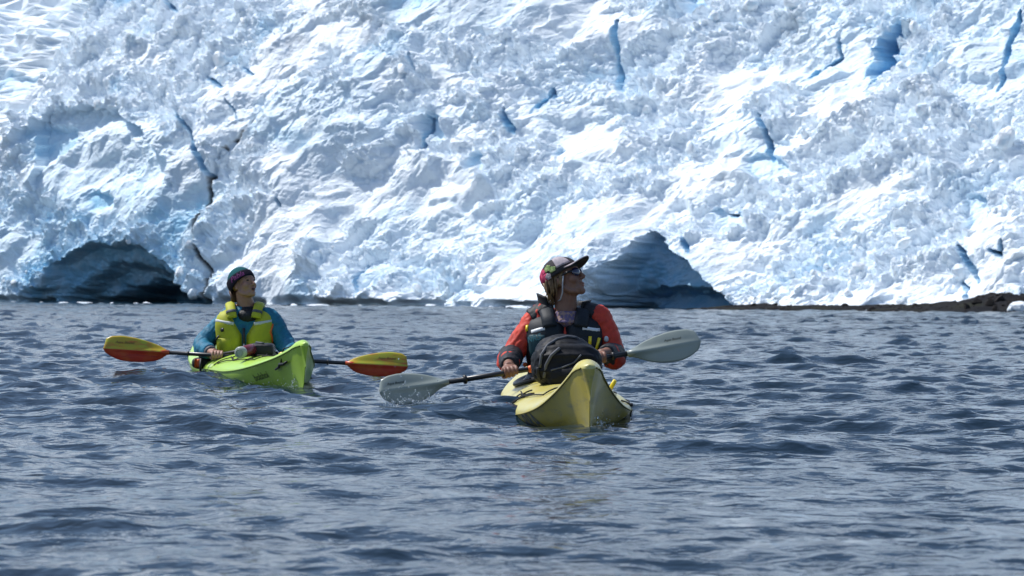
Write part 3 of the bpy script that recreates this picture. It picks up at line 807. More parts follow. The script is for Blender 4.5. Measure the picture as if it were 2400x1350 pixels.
def make_paddle(name, label, e0, e1, d0, d1, blen, hu, hl, mats, lean, txt=None):
    """e0, e1: pixels of the two blade tips at depths d0, d1"""
    T0, T1 = pix(*e0, d0), pix(*e1, d1); ax = (T1 - T0).normalized(); c = (T0 + T1) / 2
    r = root(name, Matrix.Translation(c)); A0 = T0 + ax * blen[0] - c; A1 = T1 - ax * blen[1] - c
    sh = MB(); sh.tube([A0 - ax * .015, A0.lerp(A1, .33), A0.lerp(A1, .66), A1 + ax * .015], .0148, 14); sh.build('shaft', M_carbon, r)
    view = (cam_loc - c).normalized()
    for A, d, ln in ((A0, -ax, blen[0]), (A1, ax, blen[1])):
        n0 = (view - ax * view.dot(ax)).normalized(); w0 = n0.cross(ax)
        if w0.z < 0: w0 = -w0
        al = math.radians(lean if d == ax else lean * .8)
        w = w0 * math.cos(al) + n0 * math.sin(al); nn = n0 * math.cos(al) - w0 * math.sin(al)
        me = blade_mesh(A, d, w, nn, ln, hu, hl, .013, mats); b = put('blade', me, list(mats), r)
        nk = MB(); nk.tube([A - d * .012, A + d * .05, A + d * .14], [.0175, .016, .009], 12); nk.build('neck', mats[-1] if len(mats) > 1 else mats[0], b)
        if txt:
            s0, s1 = txt[1]
            if d != ax: s0, s1 = txt[2]
            def fn(x, y, A=A, d=d, w=w, nn=nn, ln=ln):
                t = s0 + (s1 - s0) * x if d == ax else s1 - (s1 - s0) * x
                ww = txt[3] + y * (s1 - s0) * ln
                hh = float(smooth_interp(t, *hu)); q = ww / hh
                spoon = .030 * math.sin(t * math.pi * .5) ** 2 - .012 * q * q
                return A + d * (ln * t) + w * ww + nn * (spoon + .0065)
            put('lettering', text_mesh(txt[0], fn, shear=.3, offset=.01), mat('paddle_print', txt[4], .5), b)
    tag(r, label, 'paddle', 'kayak paddles')
    return r, A0 + c, A1 + c, ax

M_blade_w = mat('pale_blade', (.30, .335, .30), .28, .5, noise=(6, (.25, .29, .27), .4, .6))
HU = ([0, .08, .25, .5, .75, .9, .97, 1], [.018, .030, .058, .082, .088, .074, .050, .004])
HL = ([0, .08, .25, .5, .75, .9, .97, 1], [.018, .026, .062, .090, .086, .058, .034, .004])
PF, FA0, FA1, FAX = make_paddle('kayak_paddle', 'black shafted paddle with pale grey blades held by the paddler in red', (888, 921), (1640, 802), 14.30, 14.75, (.39, .43), HU, HL, (M_blade_w,), -14,
    ('Aqua Bound', (.50, .74), (.62, .88), .030, (.02, .03, .03)))
def on_shaft(A0, A1, px):
    best = None
    for k in range(401):
        p = A0.lerp(A1, k / 400); x = to_px(p.x, p.y, p.z)[0]
        if best is None or abs(x - px) < best[0]: best = (abs(x - px), p)
    return best[1]
def shaft_ring(P, A0, A1, AX, px, name, m, rr, hl):
    p = on_shaft(A0, A1, px) - P.location; q = MB(); q.tube([p - AX * hl, p - AX * hl * .6, p + AX * hl * .6, p + AX * hl], [rr * .75, rr, rr, rr * .75], 16); q.build(name, m, P)
for P_ in (PF,): bpy.context.view_layer.update()
PF.location = PF.matrix_world.translation
shaft_ring(PF, FA0, FA1, FAX, 1090, 'drip_ring', M_rubber, .027, .010)
shaft_ring(PF, FA0, FA1, FAX, 1437, 'drip_ring', M_rubber, .022, .010)
shaft_ring(PF, FA0, FA1, FAX, 1247, 'ferrule', M_orange, .021, .024)

def streaky(name, c, c2, c3):
    m = mat(name, c, .35, .5, noise=(9, c2, .42, .62))
    nt = m.node_tree; n = nt.nodes; L = nt.links; p = n['Principled BSDF']; src = p.inputs['Base Color'].links[0].from_socket
    t = n.new('ShaderNodeTexNoise'); t.inputs['Scale'].default_value = 16; t.inputs['Detail'].default_value = 7; t.inputs['Distortion'].default_value = 1.2
    tc = n.new('ShaderNodeTexCoord'); mp = n.new('ShaderNodeMapping'); mp.inputs['Scale'].default_value = (.35, 1, 2.2); L.new(tc.outputs['Object'], mp.inputs[0]); L.new(mp.outputs[0], t.inputs['Vector'])
    r = n.new('ShaderNodeMapRange'); r.inputs[1].default_value = .53; r.inputs[2].default_value = .68; L.new(t.outputs[0], r.inputs[0])
    mx = n.new('ShaderNodeMix'); mx.data_type = 'RGBA'; mx.inputs[7].default_value = (*c3, 1); L.new(r.outputs[0], mx.inputs[0]); L.new(src, mx.inputs[6]); L.new(mx.outputs[2], p.inputs['Base Color'])
    return m
M_by = streaky('yellow_blade', (.52, .36, .02), (.42, .42, .03), (.50, .15, .02)); M_br = streaky('red_blade', (.52, .035, .012), (.55, .09, .02), (.36, .02, .015))
HU2 = ([0, .10, .3, .55, .8, .93, .98, 1], [.014, .040, .072, .096, .100, .084, .058, .004])
HL2 = ([0, .10, .3, .55, .8, .93, .98, 1], [.014, .050, .078, .086, .070, .040, .022, .004])
PB, BA0, BA1, BAX = make_paddle('kayak_paddle', 'black shafted paddle with yellow and red blades held by the paddler in blue', (243, 817), (956, 860), 19.05, 19.15, (.475, .455), HU2, HL2, (M_by, M_br), -6,
    ('Aqua Bound', (.50, .80), (.52, .82), .045, (.16, .07, .01)))
bpy.context.view_layer.update(); PB.location = PB.matrix_world.translation
shaft_ring(PB, BA0, BA1, BAX, 440, 'drip_ring', M_rubber, .021, .006)
shaft_ring(PB, BA0, BA1, BAX, 768, 'drip_ring', M_rubber, .021, .006)

# ---- paddler in red, front kayak
TOR = ([-.02, .08, .20, .32, .42, .49, .535, .57], [-.06, -.045, -.03, -.02, -.02, -.03, -.04, -.05], [.185, .17, .165, .180, .188, .168, .118, .07], [.13, .125, .12, .125, .125, .108, .085, .062])
PMf = Matrix.Translation((0, 0, 0)) @ frame(FS, FH, 0, 0.0)
A = Person('person', PMf, pix(1322, 657, 14.97), 70, 22, -3, 1.06, TOR)
gripR = on_shaft(FA0, FA1, 1196); gripL = on_shaft(FA0, FA1, 1403)
shR, elR, wrR = pix(1258, 752, 15.0), pix(1197, 836, 14.93), gripR + Vector((-.010, .095, .040))
shL, elL, wrL = pix(1406, 752, 15.0), pix(1440, 834, 14.95), gripL + Vector((.045, .095, .030))
body = MB(); A.torso(body, -.02, .0, .55); A.head(body); A.neck(body, pix(1328, 742, 14.98))
A.arm(body, [shR, elR, wrR], [.055, .045, .032]); A.arm(body, [shL, elL, wrL], [.055, .045, .032])
A.hand(body, wrR, gripR, FAX, (0, -1, 0), 1, 1.0); A.hand(body, wrL, gripL, FAX, (0, -1, 0), -1, 1.0)
for q in (-1, 1):                                        # legs reach forward inside the hull
    body.tube([Vector((-.02, q * .09, .06)), Vector((.40, q * .12, .06)), Vector((.80, q * .10, .0)), Vector((.90, q * .10, .04))], [.085, .055, .042, .035], 12)
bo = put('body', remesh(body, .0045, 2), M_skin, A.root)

M_red = fabric('red_shell', (.58, .052, .026), (.47, .036, .022)); M_dark = fabric('dark_shell', (.012, .013, .017), (.018, .019, .023)); M_navy = fabric('navy_vest', (.006, .010, .016), (.008, .014, .021))
M_teal_d = fabric('dark_teal', (.012, .05, .065), (.016, .06, .075))
jk = MB(); A.torso(jk, .006, .02, .545)
A.arm(jk, [shR + Vector((.05, 0, .03)), shR, elR, wrR.lerp(elR, .30)], [.072, .074, .066, .053]); A.arm(jk, [shL + Vector((-.05, 0, .03)), shL, elL, wrL.lerp(elL, .30)], [.072, .074, .066, .053])
put('jacket', remesh(jk, .006, 3, fold(.014, .85)), M_red, A.root)
for sh, el, wr in ((shR, elR, wrR), (shL, elL, wrL)):
    cf = MB(); A.arm(cf, [el.lerp(wr, .02), el.lerp(wr, .5), wr.lerp(el, .02)], [.074, .066, .044]); put('cuff', remesh(cf, .006, 2, fold(.005, 1.4, 8)), M_dark, A.root)
for yp, yr in (([pix(1300, 728, 15.0), pix(1272, 738, 15.0), pix(1252, 752, 15.0)], [.060, .072, .077]), ([pix(1364, 728, 15.0), pix(1390, 740, 15.0)], [.060, .074])):
    yk = MB(); A.arm(yk, yp, yr)
    put('jacket_yoke', remesh(yk, .006, 3, fold(.006, 1.0, 31)), M_dark, A.root)
# neck tube scarf and the jacket collar standing open
nk = MB(); b = A.L(pix(1330, 742, 14.96))
nk.tube([b + Vector((.0, 0, -.035)), b + Vector((.0, 0, .0)), b + Vector((.0, 0, .03))], [.105, .082, .070], 20)
nk.ell(b + Vector((.05, 0, -.03)), (.045, .055, .035))
M_scarf = mat('patterned_scarf', (.14, .11, .19), .8, .2, noise=(45, (.28, .19, .17), .48, .56))
put('neck_scarf', remesh(nk, .006, 2, fold(.006, 2.2, 12)), M_scarf, A.root)
def collar(q, m, name, th0, th1, z0, z1, out, tip):
    mb = MB()
    def fn(a, b_, o):
        th = th0 + (th1 - th0) * a
        p = A.surf(th, .515, .012); c = Vector((-.045, 0, .535)); dv = (p - c); dv.z = 0
        r = dv * (.95 - .18 * b_ + out * b_ * b_) ; return c + r + Vector((0, 0, z0 + (z1 - z0) * b_ * (1 + tip * math.sin(a * math.pi))  )) + dv.normalized() * o
    mb.sheet(fn, 14, 8, lambda a, b_: .010); return mb.build(name, m, A.root)
collar(-1, M_dark, 'collar', math.radians(-150), math.radians(-38), -.010, .085, .22, .25)
collar(1, M_dark, 'collar', math.radians(38), math.radians(150), -.010, .060, .22, .15)
M_beige = mat('beige_fleece', (.55, .52, .46), .9, .1, bump=(80, .5, .006))
collar(-1, M_beige, 'collar_lining', math.radians(-82), math.radians(-40), -.0, .080, .06, .2)
# life vest: padded panels over the torso
rad = math.radians
vest = A.patch('life_vest', M_navy, lambda b: .10 + .425 * b, .050, .008, th=lambda b: (rad(-88 + 12 * b ** 3), rad(-.6 - 24 * max(0, b - .86) / .14)), n=(14, 18), edge=5)
vp = vest
A.patch('vest_panel', M_navy, lambda b: .10 + .425 * b, .050, .008, vest, th=lambda b: (rad(.6 + 24 * max(0, b - .86) / .14), rad(88 - 12 * b ** 3)), n=(14, 18), edge=5)
A.patch('back_panel', M_navy, lambda b: .10 + .42 * b, .040, .008, vest, th=lambda b: (rad(95), rad(265)), n=(16, 14), edge=5)
for q in (-1, 1):
    pth = [(q * rad(33), .44), (q * rad(42), .485), (q * rad(60), .508), (q * rad(85), .516), (q * rad(115), .51), (q * rad(140), .485)]
    over_shoulder(A, 'shoulder_strap', M_navy, q, .040, .022, SHP, vest)
    A.strap('reflective_strip', M_white, [(q * rad(x), .435 + .006 * math.sin(x / 10)) for x in (20, 28, 36, 45, 53)] if q > 0 else [(q * rad(x), .425 + .012 * math.sin(x / 12)) for x in (24, 32, 40, 48)], .012, .007, vest, .055)
A.strap('reflective_tab', M_white, [(rad(24), .488), (rad(29), .505), (rad(36), .522)], .014, .006, vest, .038)
A.patch('chest_pocket', M_teal_d, lambda b: .24 + .17 * b, .016, .054, vest, th=lambda b: (rad(-58), rad(-22)), n=(8, 8))
A.patch('chest_pocket', M_navy, lambda b: .22 + .18 * b, .020, .054, vest, th=lambda b: (rad(14), rad(62)), n=(8, 8))
pk = put('pocket_lettering', text_mesh('NRS', lambda x, y: A.surf(rad(-52 + 24 * x), .352 + .024 * x + y * .09, .0735), offset=.012), mat('teal_print', (.05, .20, .24), .6), vest)
A.strap('zip', M_rubber, [(0, .12), (0, .2), (0, .3), (0, .40)], .012, .008, vest, .046)
for th, z0, z1, dth in ((rad(29), .335, .395, 0), (rad(43), .300, .385, rad(3))):
    A.strap('yellow_webbing', M_yplastic, [(th - dth, z0), (th, (z0 + z1) / 2), (th + dth, z1)], .0085, .007, vest, .074)
A.strap('yellow_webbing', M_yplastic, [(rad(-62), .455), (rad(-60), .42)], .010, .008, vest, .058)
kn = MB(); kn.ell(A.surf(rad(60), .378, .085), (.012, .014, .018)); kn.build('pull_knob', M_silver, vest)
kn = MB(); kn.ell(A.surf(rad(-72), .225, .070), (.012, .014, .014)); kn.build('pull_knob', M_orange, vest)
bk = MB(); bk.ell(A.surf(rad(-4), .355, .062), (.010, .020, .016), e=.6); bk.build('buckle', M_silver, vest)
# spray skirt from the waist to the cockpit rim
def skirt(P, K, m):
    n = len(K.coam) - 1; I = P.I @ K.M
    low = [I @ p for p in K.coam[:-1]]; rings = []
    for k in range(7):
        t = k / 6; rings.append([low[j].lerp(P.surf(2 * math.pi * j / n, .20, .03), t) + Vector((0, 0, -.03 * math.sin(math.pi * t) + .004)) for j in range(n)])
    mb = MB(); mb.loft(rings, caps=False); return mb.build('spray_skirt', m, P.root)
skirt(A, KY, M_black)
# hat, hair, glasses
def cap_frame(P, tilt, c):
    R = P.HR() @ Matrix.Rotation(rad(-tilt), 3, 'Y'); return P.H(*c), R
cc, CR = cap_frame(A, 9, (-.014, 0, .038)); kk = A.k
def dome(r, az0, az1, el0, el1, off, nn=(24, 12), t=.003):
    mb = MB()
    def fn(a, b, o):
        az = az0 + (az1 - az0) * a; e0 = el0(az) if callable(el0) else el0; el = e0 + (el1 - e0) * b
        d = Vector((math.cos(el) * math.cos(az), math.cos(el) * math.sin(az), math.sin(el)))
        p = Vector((d.x * r[0], d.y * r[1], d.z * r[2])) * kk; return cc + CR @ (p + d * (off + o))
    mb.sheet(fn, nn[0], nn[1], lambda a, b: t); return mb
CRr = (.112, .090, .092)
M_cap = mat('dark_cap_fabric', (.035, .032, .036), .8, .2, noise=(22, (.06, .055, .06), .45, .6), bump=(90, .3, .003))
M_cappink = mat('pale_pink_fabric', (.42, .36, .38), .8, .2, noise=(30, (.30, .27, .30), .45, .6))
M_flower = mat('raspberry_print', (.30, .02, .06), .8, .2, noise=(60, (.50, .06, .14), .42, .58)); M_leaf = mat('leaf_print', (.13, .22, .07), .8, .2, noise=(60, (.30, .36, .16), .45, .6))
cap = dome(CRr, -math.pi, math.pi, rad(-6), rad(89.5), 0, (40, 14)).build('cap', M_cap, A.root)
dome(CRr, rad(-75), rad(-28), rad(12), rad(70), .004, (10, 8), .002).build('cap_patch', M_cappink, cap)
dome(CRr, rad(-158), rad(-100), rad(62), rad(84), .004, (10, 6), .002).build('cap_patch', M_cappink, cap)
def blob(az, el, ra, re, m, name):
    mb = MB()
    def fn(a, b, o):
        q = a * 2 * math.pi; rr = b * (1 + .16 * math.sin(5 * q)); A_ = az + ra * rr * math.cos(q); E_ = el + re * rr * math.sin(q)
        d = Vector((math.cos(E_) * math.cos(A_), math.cos(E_) * math.sin(A_), math.sin(E_))); return cc + CR @ (Vector((d.x * CRr[0], d.y * CRr[1], d.z * CRr[2])) * kk + d * (.0045 + o))
    mb.sheet(fn, 18, 4, lambda a, b: .002); mb.build(name, m, cap)
blob(rad(-132), rad(16), rad(23), rad(26), M_flower, 'flower_print'); blob(rad(-103), rad(30), rad(12), rad(13), M_leaf, 'leaf_print'); blob(rad(-88), rad(16), rad(11), rad(10), M_leaf, 'leaf_print'); blob(rad(-108), rad(2), rad(9), rad(11), M_cappink, 'petal_print')
def brim(o0, th, m, name):
    mb = MB()
    def fn(a, b, o):
        az = rad(-62) + rad(124) * a; e = rad(2)
        base = Vector((CRr[0] * math.cos(az), CRr[1] * math.sin(az), 0)) * kk
        reach = .082 * kk * (math.cos(az) ** .55 if math.cos(az) > 0 else 0) * b
        return cc + CR @ (base * (1 - .06 * (1 - b)) + Vector((reach, reach * .10 * math.sin(az), -.016 * (base.y / .09) ** 2 * b + .006 + o0 + o)))
    mb.sheet(fn, 18, 8, lambda a, b: th); return mb.build(name, m, cap)
br = brim(0, .004, M_cappink, 'brim'); brim(-.0045, .004, M_cap, 'brim_lining')
M_hair = mat('blond_brown_hair', (.12, .07, .032), .5, .4, noise=(30, (.22, .14, .065), .42, .6))
hr = MB(); rr_ = random.Random(4)
for q in range(46):                                     # side locks in front of and over the ear
    sd = -1 if q % 5 else 1; f0 = rr_.uniform(-.075, .030); l0 = sd * rr_.uniform(.064, .074)
    if -.028 < f0 < .004 and q % 3: f0 = .02
    p0 = A.H(f0, l0, .040); p1 = A.H(f0 - .008, l0 * 1.10, rr_.uniform(-.012, .012)); ln = rr_.uniform(.03, .075) if f0 < -.01 else rr_.uniform(.008, .028)
    p2 = A.H(f0 - .016, l0 * 1.08, p1.z * 0 - .012 - ln * .5) + Vector((0, rr_.uniform(-.006, .006), 0)); p3 = p2 + Vector((rr_.uniform(-.01, .01), rr_.uniform(-.014, .012), -ln * .5))
    hr.tube([p0, p1, p2, p3], [.007, .0065, .005, .0015], 6)
for q in range(44):                                     # nape, down to the collar
    l0 = rr_.uniform(-.074, .06); p0 = A.H(-.094, l0, .015); p1 = A.H(-.094, l0, -.035); p2 = A.H(-.080, l0 * 1.0, -.085) + Vector((0, rr_.uniform(-.012, .012), -rr_.uniform(.0, .035))); hr.tube([p0, p1, p2], [.009, .008, .002], 6)
hr.build('hair', M_hair, A.root)
M_lens = mat('dark_blue_lens', (.01, .008, .05), .06, .8, coat=.6); M_frame = mat('dark_frame', (.008, .008, .012), .3, .5)
gl = MB()
for q in (-1, 1): gl.tube([A.H(.086, q * .058, .020), A.H(.055, q * .074, .020), A.H(-.005, q * .082, .012)], [.007, .006, .004], 8)
gl.tube([A.H(.100, -.02, .022), A.H(.106, 0, .026), A.H(.100, .02, .022)], .005, 8); so = gl.build('sunglasses', M_frame, A.root)
for q in (-1, 1):
    le = MB(); le.ell(A.H(.092, q * .036, .012), (.014 * kk, .033 * kk, .025 * kk), A.HR() @ Matrix.Rotation(rad(q * 22), 3, 'Z')); le.build('lens', M_lens, so)
st = MB(); st.tube([A.H(.030, -.080, .010), A.H(.012, -.084, -.03), A.H(-.006, -.082, -.075), A.H(-.035, -.070, -.105), A.H(-.07, -.03, -.10)], [.0045, .004, .004, .004, .003], 6); st.build('retainer_cord', mat('grey_cord', (.42, .42, .44), .6), so)
M_lip = mat('lip_skin', (.33, .12, .09), .5)
lp = MB(); lp.ell(A.H(.0985, 0, -.0555), (.006, .019, .0045), A.HR()); lp.ell(A.H(.0955, 0, -.066), (.006, .017, .005), A.HR()); lp.build('lips', M_lip, A.root)
tag(A.root, 'paddler in red jacket, dark life vest and floral cap looking up to the side', 'person', 'paddlers')

# ---- paddler in blue, rear kayak
PMb = frame(GS, Vector((GH.x * .25, GH.y)), 0, 0.0)
TOR2 = (TOR[0], TOR[1], [.185, .168, .163, .178, .186, .168, .118, .07], TOR[3])
Bp = Person('person', PMb, pix(570, 669, 19.48), 52, 17, -2, 1.0, TOR2)
gR = on_shaft(BA0, BA1, 509); gL = on_shaft(BA0, BA1, 682)
shR, elR, wrR = pix(532, 752, 19.5), pix(476, 808, 19.46), gR + Vector((-.055, .085, .020))
shL, elL, wrL = pix(636, 752, 19.5), pix(668, 806, 19.46), gL + Vector((.01, .085, .03))
body = MB(); Bp.torso(body, -.02, .0, .55); Bp.head(body); Bp.neck(body, pix(580, 728, 19.5))
Bp.arm(body, [shR, elR, wrR], [.055, .045, .032]); Bp.arm(body, [shL, elL, wrL], [.055, .045, .032])
Bp.hand(body, wrR, gR, BAX, (0, -1, 0), 1, 1.05); Bp.hand(body, wrL, gL, BAX, (0, -1, 0), -1, 1.0)
for q in (-1, 1):
    body.tube([Vector((-.02, q * .09, .06)), Vector((.40, q * .12, .06)), Vector((.80, q * .10, .0)), Vector((.90, q * .10, .04))], [.085, .055, .042, .035], 12)
put('body', remesh(body, .0048, 2), M_skin2, Bp.root)
M_blue = fabric('teal_blue_shell', (.010, .15, .25), (.008, .11, .19)); M_lime = fabric('lime_nylon', (.42, .43, .022), (.36, .38, .026)); M_oldgrey = fabric('grey_neoprene', (.08, .08, .09), (.11, .11, .12))
jk = MB(); Bp.torso(jk, .006, .02, .53)
Bp.arm(jk, [shR + Vector((.07, 0, .035)), shR, elR, wrR.lerp(elR, .12)], [.066, .076, .072, .050]); Bp.arm(jk, [shL + Vector((-.07, 0, .035)), shL, elL, wrL.lerp(elL, .12)], [.066, .076, .072, .050])
Bp.arm(jk, [pix(566, 730, 19.5), shR], [.050, .068]); Bp.arm(jk, [pix(600, 730, 19.5), shL], [.050, .068])
put('jacket', remesh(jk, .0065, 3, fold(.013, .85, 21)), M_blue, Bp.root)
for el, wr in ((elR, wrR), (elL, wrL)):
    cf = MB(); Bp.arm(cf, [el.lerp(wr, .70), wr.lerp(el, .02)], [.055, .043]); put('cuff', remesh(cf, .006, 2, fold(.004, 1.4, 8)), M_oldgrey, Bp.root)
nk = MB(); b = Bp.L(pix(581, 732, 19.5)); nk.tube([b + Vector((0, 0, -.06)), b + Vector((0, 0, .0)), b + Vector((0, 0, .045))], [.118, .098, .070], 20); nk.ell(b + Vector((.075, 0, -.030)), (.055, .085, .055))
put('neck_gaiter', remesh(nk, .006, 2, fold(.004, 2, 9)), M_dark, Bp.root)
vest = Bp.patch('life_vest', M_lime, lambda b: .08 + .43 * b, .050, .008, th=lambda b: (rad(-84 + 24 * b ** 2), rad(-3 - 30 * max(0, b - .55) / .45)), n=(14, 18), edge=5)
Bp.patch('vest_panel', M_lime, lambda b: .08 + .43 * b, .050, .008, vest, th=lambda b: (rad(3 + 30 * max(0, b - .55) / .45), rad(84 - 24 * b ** 2)), n=(14, 18), edge=5)
Bp.patch('back_panel', M_lime, lambda b: .10 + .42 * b, .040, .008, vest, th=lambda b: (rad(100), rad(260)), n=(16, 14), edge=5)
for q in (-1, 1):
    pth = [(q * rad(38), .46), (q * rad(46), .490), (q * rad(62), .508), (q * rad(85), .516), (q * rad(115), .51), (q * rad(140), .49)]
    over_shoulder(Bp, 'shoulder_strap', M_lime, q, .036, .022, SHP, vest)
    over_shoulder(Bp, 'strap_buckle', M_greytrim, q, .038, .028, [(.128, .095, .478), (.118, .097, .496)], vest)
    Bp.strap('reflective_strip', M_silver, [(q * rad(x), .395 + .0005 * x) for x in (14, 22, 32, 42, 52, 60)], .012, .005, vest, .056)
Bp.strap('zip', M_rubber, [(0, .15), (0, .22), (0, .29), (0, .37)], .010, .010, vest, .044); Bp.strap('zip_pull', M_silver, [(0, .21), (0, .25)], .005, .006, vest, .056)
Bp.patch('chest_pocket', M_lime, lambda b: .13 + .17 * b, .022, .052, vest, th=lambda b: (rad(-70 + 8 * b), rad(-18)), n=(8, 8))
Bp.patch('chest_pocket', M_lime, lambda b: .16 + .12 * b, .020, .052, vest, th=lambda b: (rad(24), rad(60)), n=(8, 8))
Bp.strap('pocket_zip', M_rubber, [(rad(-72), .17), (rad(-68), .23), (rad(-58), .28), (rad(-46), .31)], .006, .006, vest, .070)
Bp.strap('lash_tab', M_rubber, [(rad(-42), .355), (rad(-34), .355)], .014, .006, vest, .058)
Bp.strap('whistle_cord', M_orange, [(rad(58), .40), (rad(52), .34), (rad(60), .30), (rad(66), .25)], .008, .008, vest, .060)
Bp.strap('whistle_cord', M_orange, [(rad(66), .41), (rad(72), .34), (rad(72), .27)], .007, .008, vest, .058)
skirt(Bp, KG, M_black)
cc, CR = cap_frame(Bp, 20, (-.016, 0, .034)); kk = Bp.k; CRr = (.108, .091, .114)
M_bean = mat('teal_knit', (.010, .085, .095), .9, .15, bump=(120, .6, .005)); M_band = mat('dark_knit', (.012, .010, .022), .9, .15, bump=(120, .6, .005))
def cuff_low(az): return rad(-8) - rad(20) * (.5 - .5 * math.cos(az))
be = dome(CRr, -math.pi, math.pi, rad(-10), rad(89.5), 0, (40, 14)).build('knit_hat', M_bean, Bp.root)
dome(CRr, -math.pi, math.pi, cuff_low, rad(17), .003, (40, 8), .007).build('hat_cuff', M_band, be)
def on_cuff(x, y):
    az = rad(-92) + rad(62) * x; el = rad(-6) + y * .95; d = Vector((math.cos(el) * math.cos(az), math.cos(el) * math.sin(az), math.sin(el)))
    return cc + CR @ (Vector((d.x * CRr[0], d.y * CRr[1], d.z * CRr[2])) + d * .0125)
put('hat_lettering', text_mesh('Pabla', on_cuff, shear=.35, offset=.015), mat('magenta_thread', (.13, .012, .12), .8), be)
M_brow = mat('brown_brow', (.13, .075, .045), .7); M_eye = mat('eye', (.03, .03, .04), .2); M_mouth = mat('open_mouth', (.045, .012, .012), .5)
for q in (-1, 1):
    e = MB(); e.tube([Bp.H(.088, q * .018, .032), Bp.H(.090, q * .034, .037), Bp.H(.080, q * .052, .030)], [.004, .005, .003], 6); e.build('eyebrow', M_brow, Bp.root)
    e = MB(); e.ell(Bp.H(.086, q * .033, .014), (.008, .013, .006), Bp.HR()); e.build('eye', M_eye, Bp.root)
e = MB(); e.ell(Bp.H(.0975, 0, -.058), (.007, .020, .008), Bp.HR()); e.build('mouth', M_mouth, Bp.root)
e = MB(); e.ell(Bp.H(.0985, 0, -.0485), (.006, .020, .0035), Bp.HR()); e.ell(Bp.H(.0955, 0, -.069), (.006, .017, .0035), Bp.HR()); e.build('lips', M_lip, Bp.root)
hb = MB()
for q in range(30):
    l0 = rr_.uniform(-.072, .072); p0 = Bp.H(-.088, l0, -.02); p1 = Bp.H(-.086, l0 * .9, -.07); p2 = p1 + Vector((rr_.uniform(-.01, .01), rr_.uniform(-.01, .01), -rr_.uniform(.01, .04))); hb.tube([p0, p1, p2], [.012, .011, .004], 6)
hb.build('hair', mat('brown_hair', (.10, .05, .03), .5), Bp.root)
tag(Bp.root, 'paddler in blue jacket, lime life vest and knit hat looking up', 'person', 'paddlers')

# ------------------------------------------------------------------ gear on the decks
from mathutils.bvhtree import BVHTree
def bvh_of(me): return BVHTree.FromPolygons([v.co.copy() for v in me.vertices], [tuple(p.vertices) for p in me.polygons])
def cast(bv, x, y, I, off=.004):
    d = (pix(x, y, 10) - cam_loc).normalized(); o = I @ cam_loc; dl = (I.to_3x3() @ d).normalized()
    h, n, _, _ = bv.ray_cast(o, dl); return (h + n * off) if h else None
def trim(name, bv, P, I, r, m, parent):
    pts = [cast(bv, x, y, I) for x, y in P]; pts = [p for p in pts if p]
    if len(pts) < 2: return
    out = []
    for i in range(len(pts) - 1): out += [pts[i].lerp(pts[i + 1], k / 3) for k in range(3)]
    out.append(pts[-1]); mb = MB(); mb.tube(out, r, 8); mb.build(name, m, parent)
# black bag strapped in front of the cockpit
c = pix(1328, 846, 14.22); BM = Matrix.Translation((c.x, c.y, c.z)); bag = root('deck_bag', BM)
mb = MB(); mb.ell((0, .0, -.02), (.19, .165, .125), n=28, m=18, e=.74); mb.ell((-.02, .02, .04), (.16, .14, .10)); mb.ell((.02, -.11, -.08), (.14, .09, .075)); mb.ell((0, .12, -.04), (.16, .08, .08))
me = remesh(mb, .007, 4, lambda co: .012 * ridged(co[:, 1] * 5 + co[:, 2] * 7, co[:, 2] * 9 - co[:, 1] * 3, 33, 3) + .006 * fbm(co[:, 1] * 22, co[:, 2] * 22 + co[:, 0] * 10, 35, 3)); put('bag_body', me, mat('black_bag_fabric', (.005, .006, .009), .58, .22, noise=(10, (.009, .010, .014), .45, .65), bump=(60, .3, .004)), bag)
bv = bvh_of(me); I = BM.inverted()
trim('piping', bv, [(1266, 862), (1270, 832), (1284, 810), (1306, 796), (1330, 790), (1352, 793)], I, .008, M_greytrim, bag)
trim('piping', bv, [(1276, 884), (1281, 855), (1292, 833), (1312, 816)], I, .009, M_greytrim, bag)
trim('piping', bv, [(1292, 868), (1320, 862), (1345, 850), (1362, 832)], I, .005, M_greytrim, bag)
trim('strap', bv, [(1262, 862), (1262, 875), (1268, 888)], I, .010, M_dark, bag)
hm = MB(); a0 = c * 0 + Vector((.02, -.13, -.08)); hm.tube([a0, a0 + Vector((-.01, -.05, -.06)), a0 + Vector((-.02, -.06, -.11))], [.012, .010, .012], 8); hm.build('strap_end', M_greytrim, bag)
tag(bag, 'black domed bag with grey piping lashed on the yellow kayak deck', 'bag')
# rear kayak: black pouch, bottle, flask
c = pix(615, 820, 18.45); BM = Matrix.Translation(c); pch = root('deck_pouch', BM); mb = MB(); mb.ell((0, 0, 0), (.09, .112, .050), n=28, m=16, e=.45)
me = remesh(mb, .006, 2, lambda co: .004 * fbm(co[:, 1] * 20, co[:, 2] * 20, 61, 3)); put('pouch_body', me, M_black, pch); bv = bvh_of(me)
trim('piping', bv, [(584, 806), (600, 804), (618, 806), (634, 804), (646, 807)], BM.inverted(), .008, M_greytrim, pch)
tag(pch, 'flat black pouch on the lime kayak deck', 'pouch')
ax = Vector((.30, .92, .10)).normalized(); c = pix(562, 827, 18.15); bt = root('drinking_bottle', Matrix.Translation(c))
sd_ = ax.cross(Vector((0, 0, 1))).normalized()
mb = MB(); mb.tube([ax * t for t in (.03, .035, .20, .215)], [.036, .041, .041, .034], 24); mb.build('bottle_body', mat('maroon_bottle', (.16, .02, .03), .3, .5), bt)
mb = MB(); mb.tube([ax * t for t in (-.006, 0, .004, .035, .038)], [.030, .040, .043, .043, .040], 28); li = mb.build('lid', mat('grey_white_lid', (.34, .38, .35), .35, .5), bt)
mb = MB(); mb.tube([-ax * .0075 + (sd_ * math.cos(q) + ax.cross(sd_) * math.sin(q)) * .026 for q in np.linspace(0, 6.283, 25)], .0022, 6); mb.build('lid_ring', mat('grey_lid', (.25, .28, .26), .4), li)
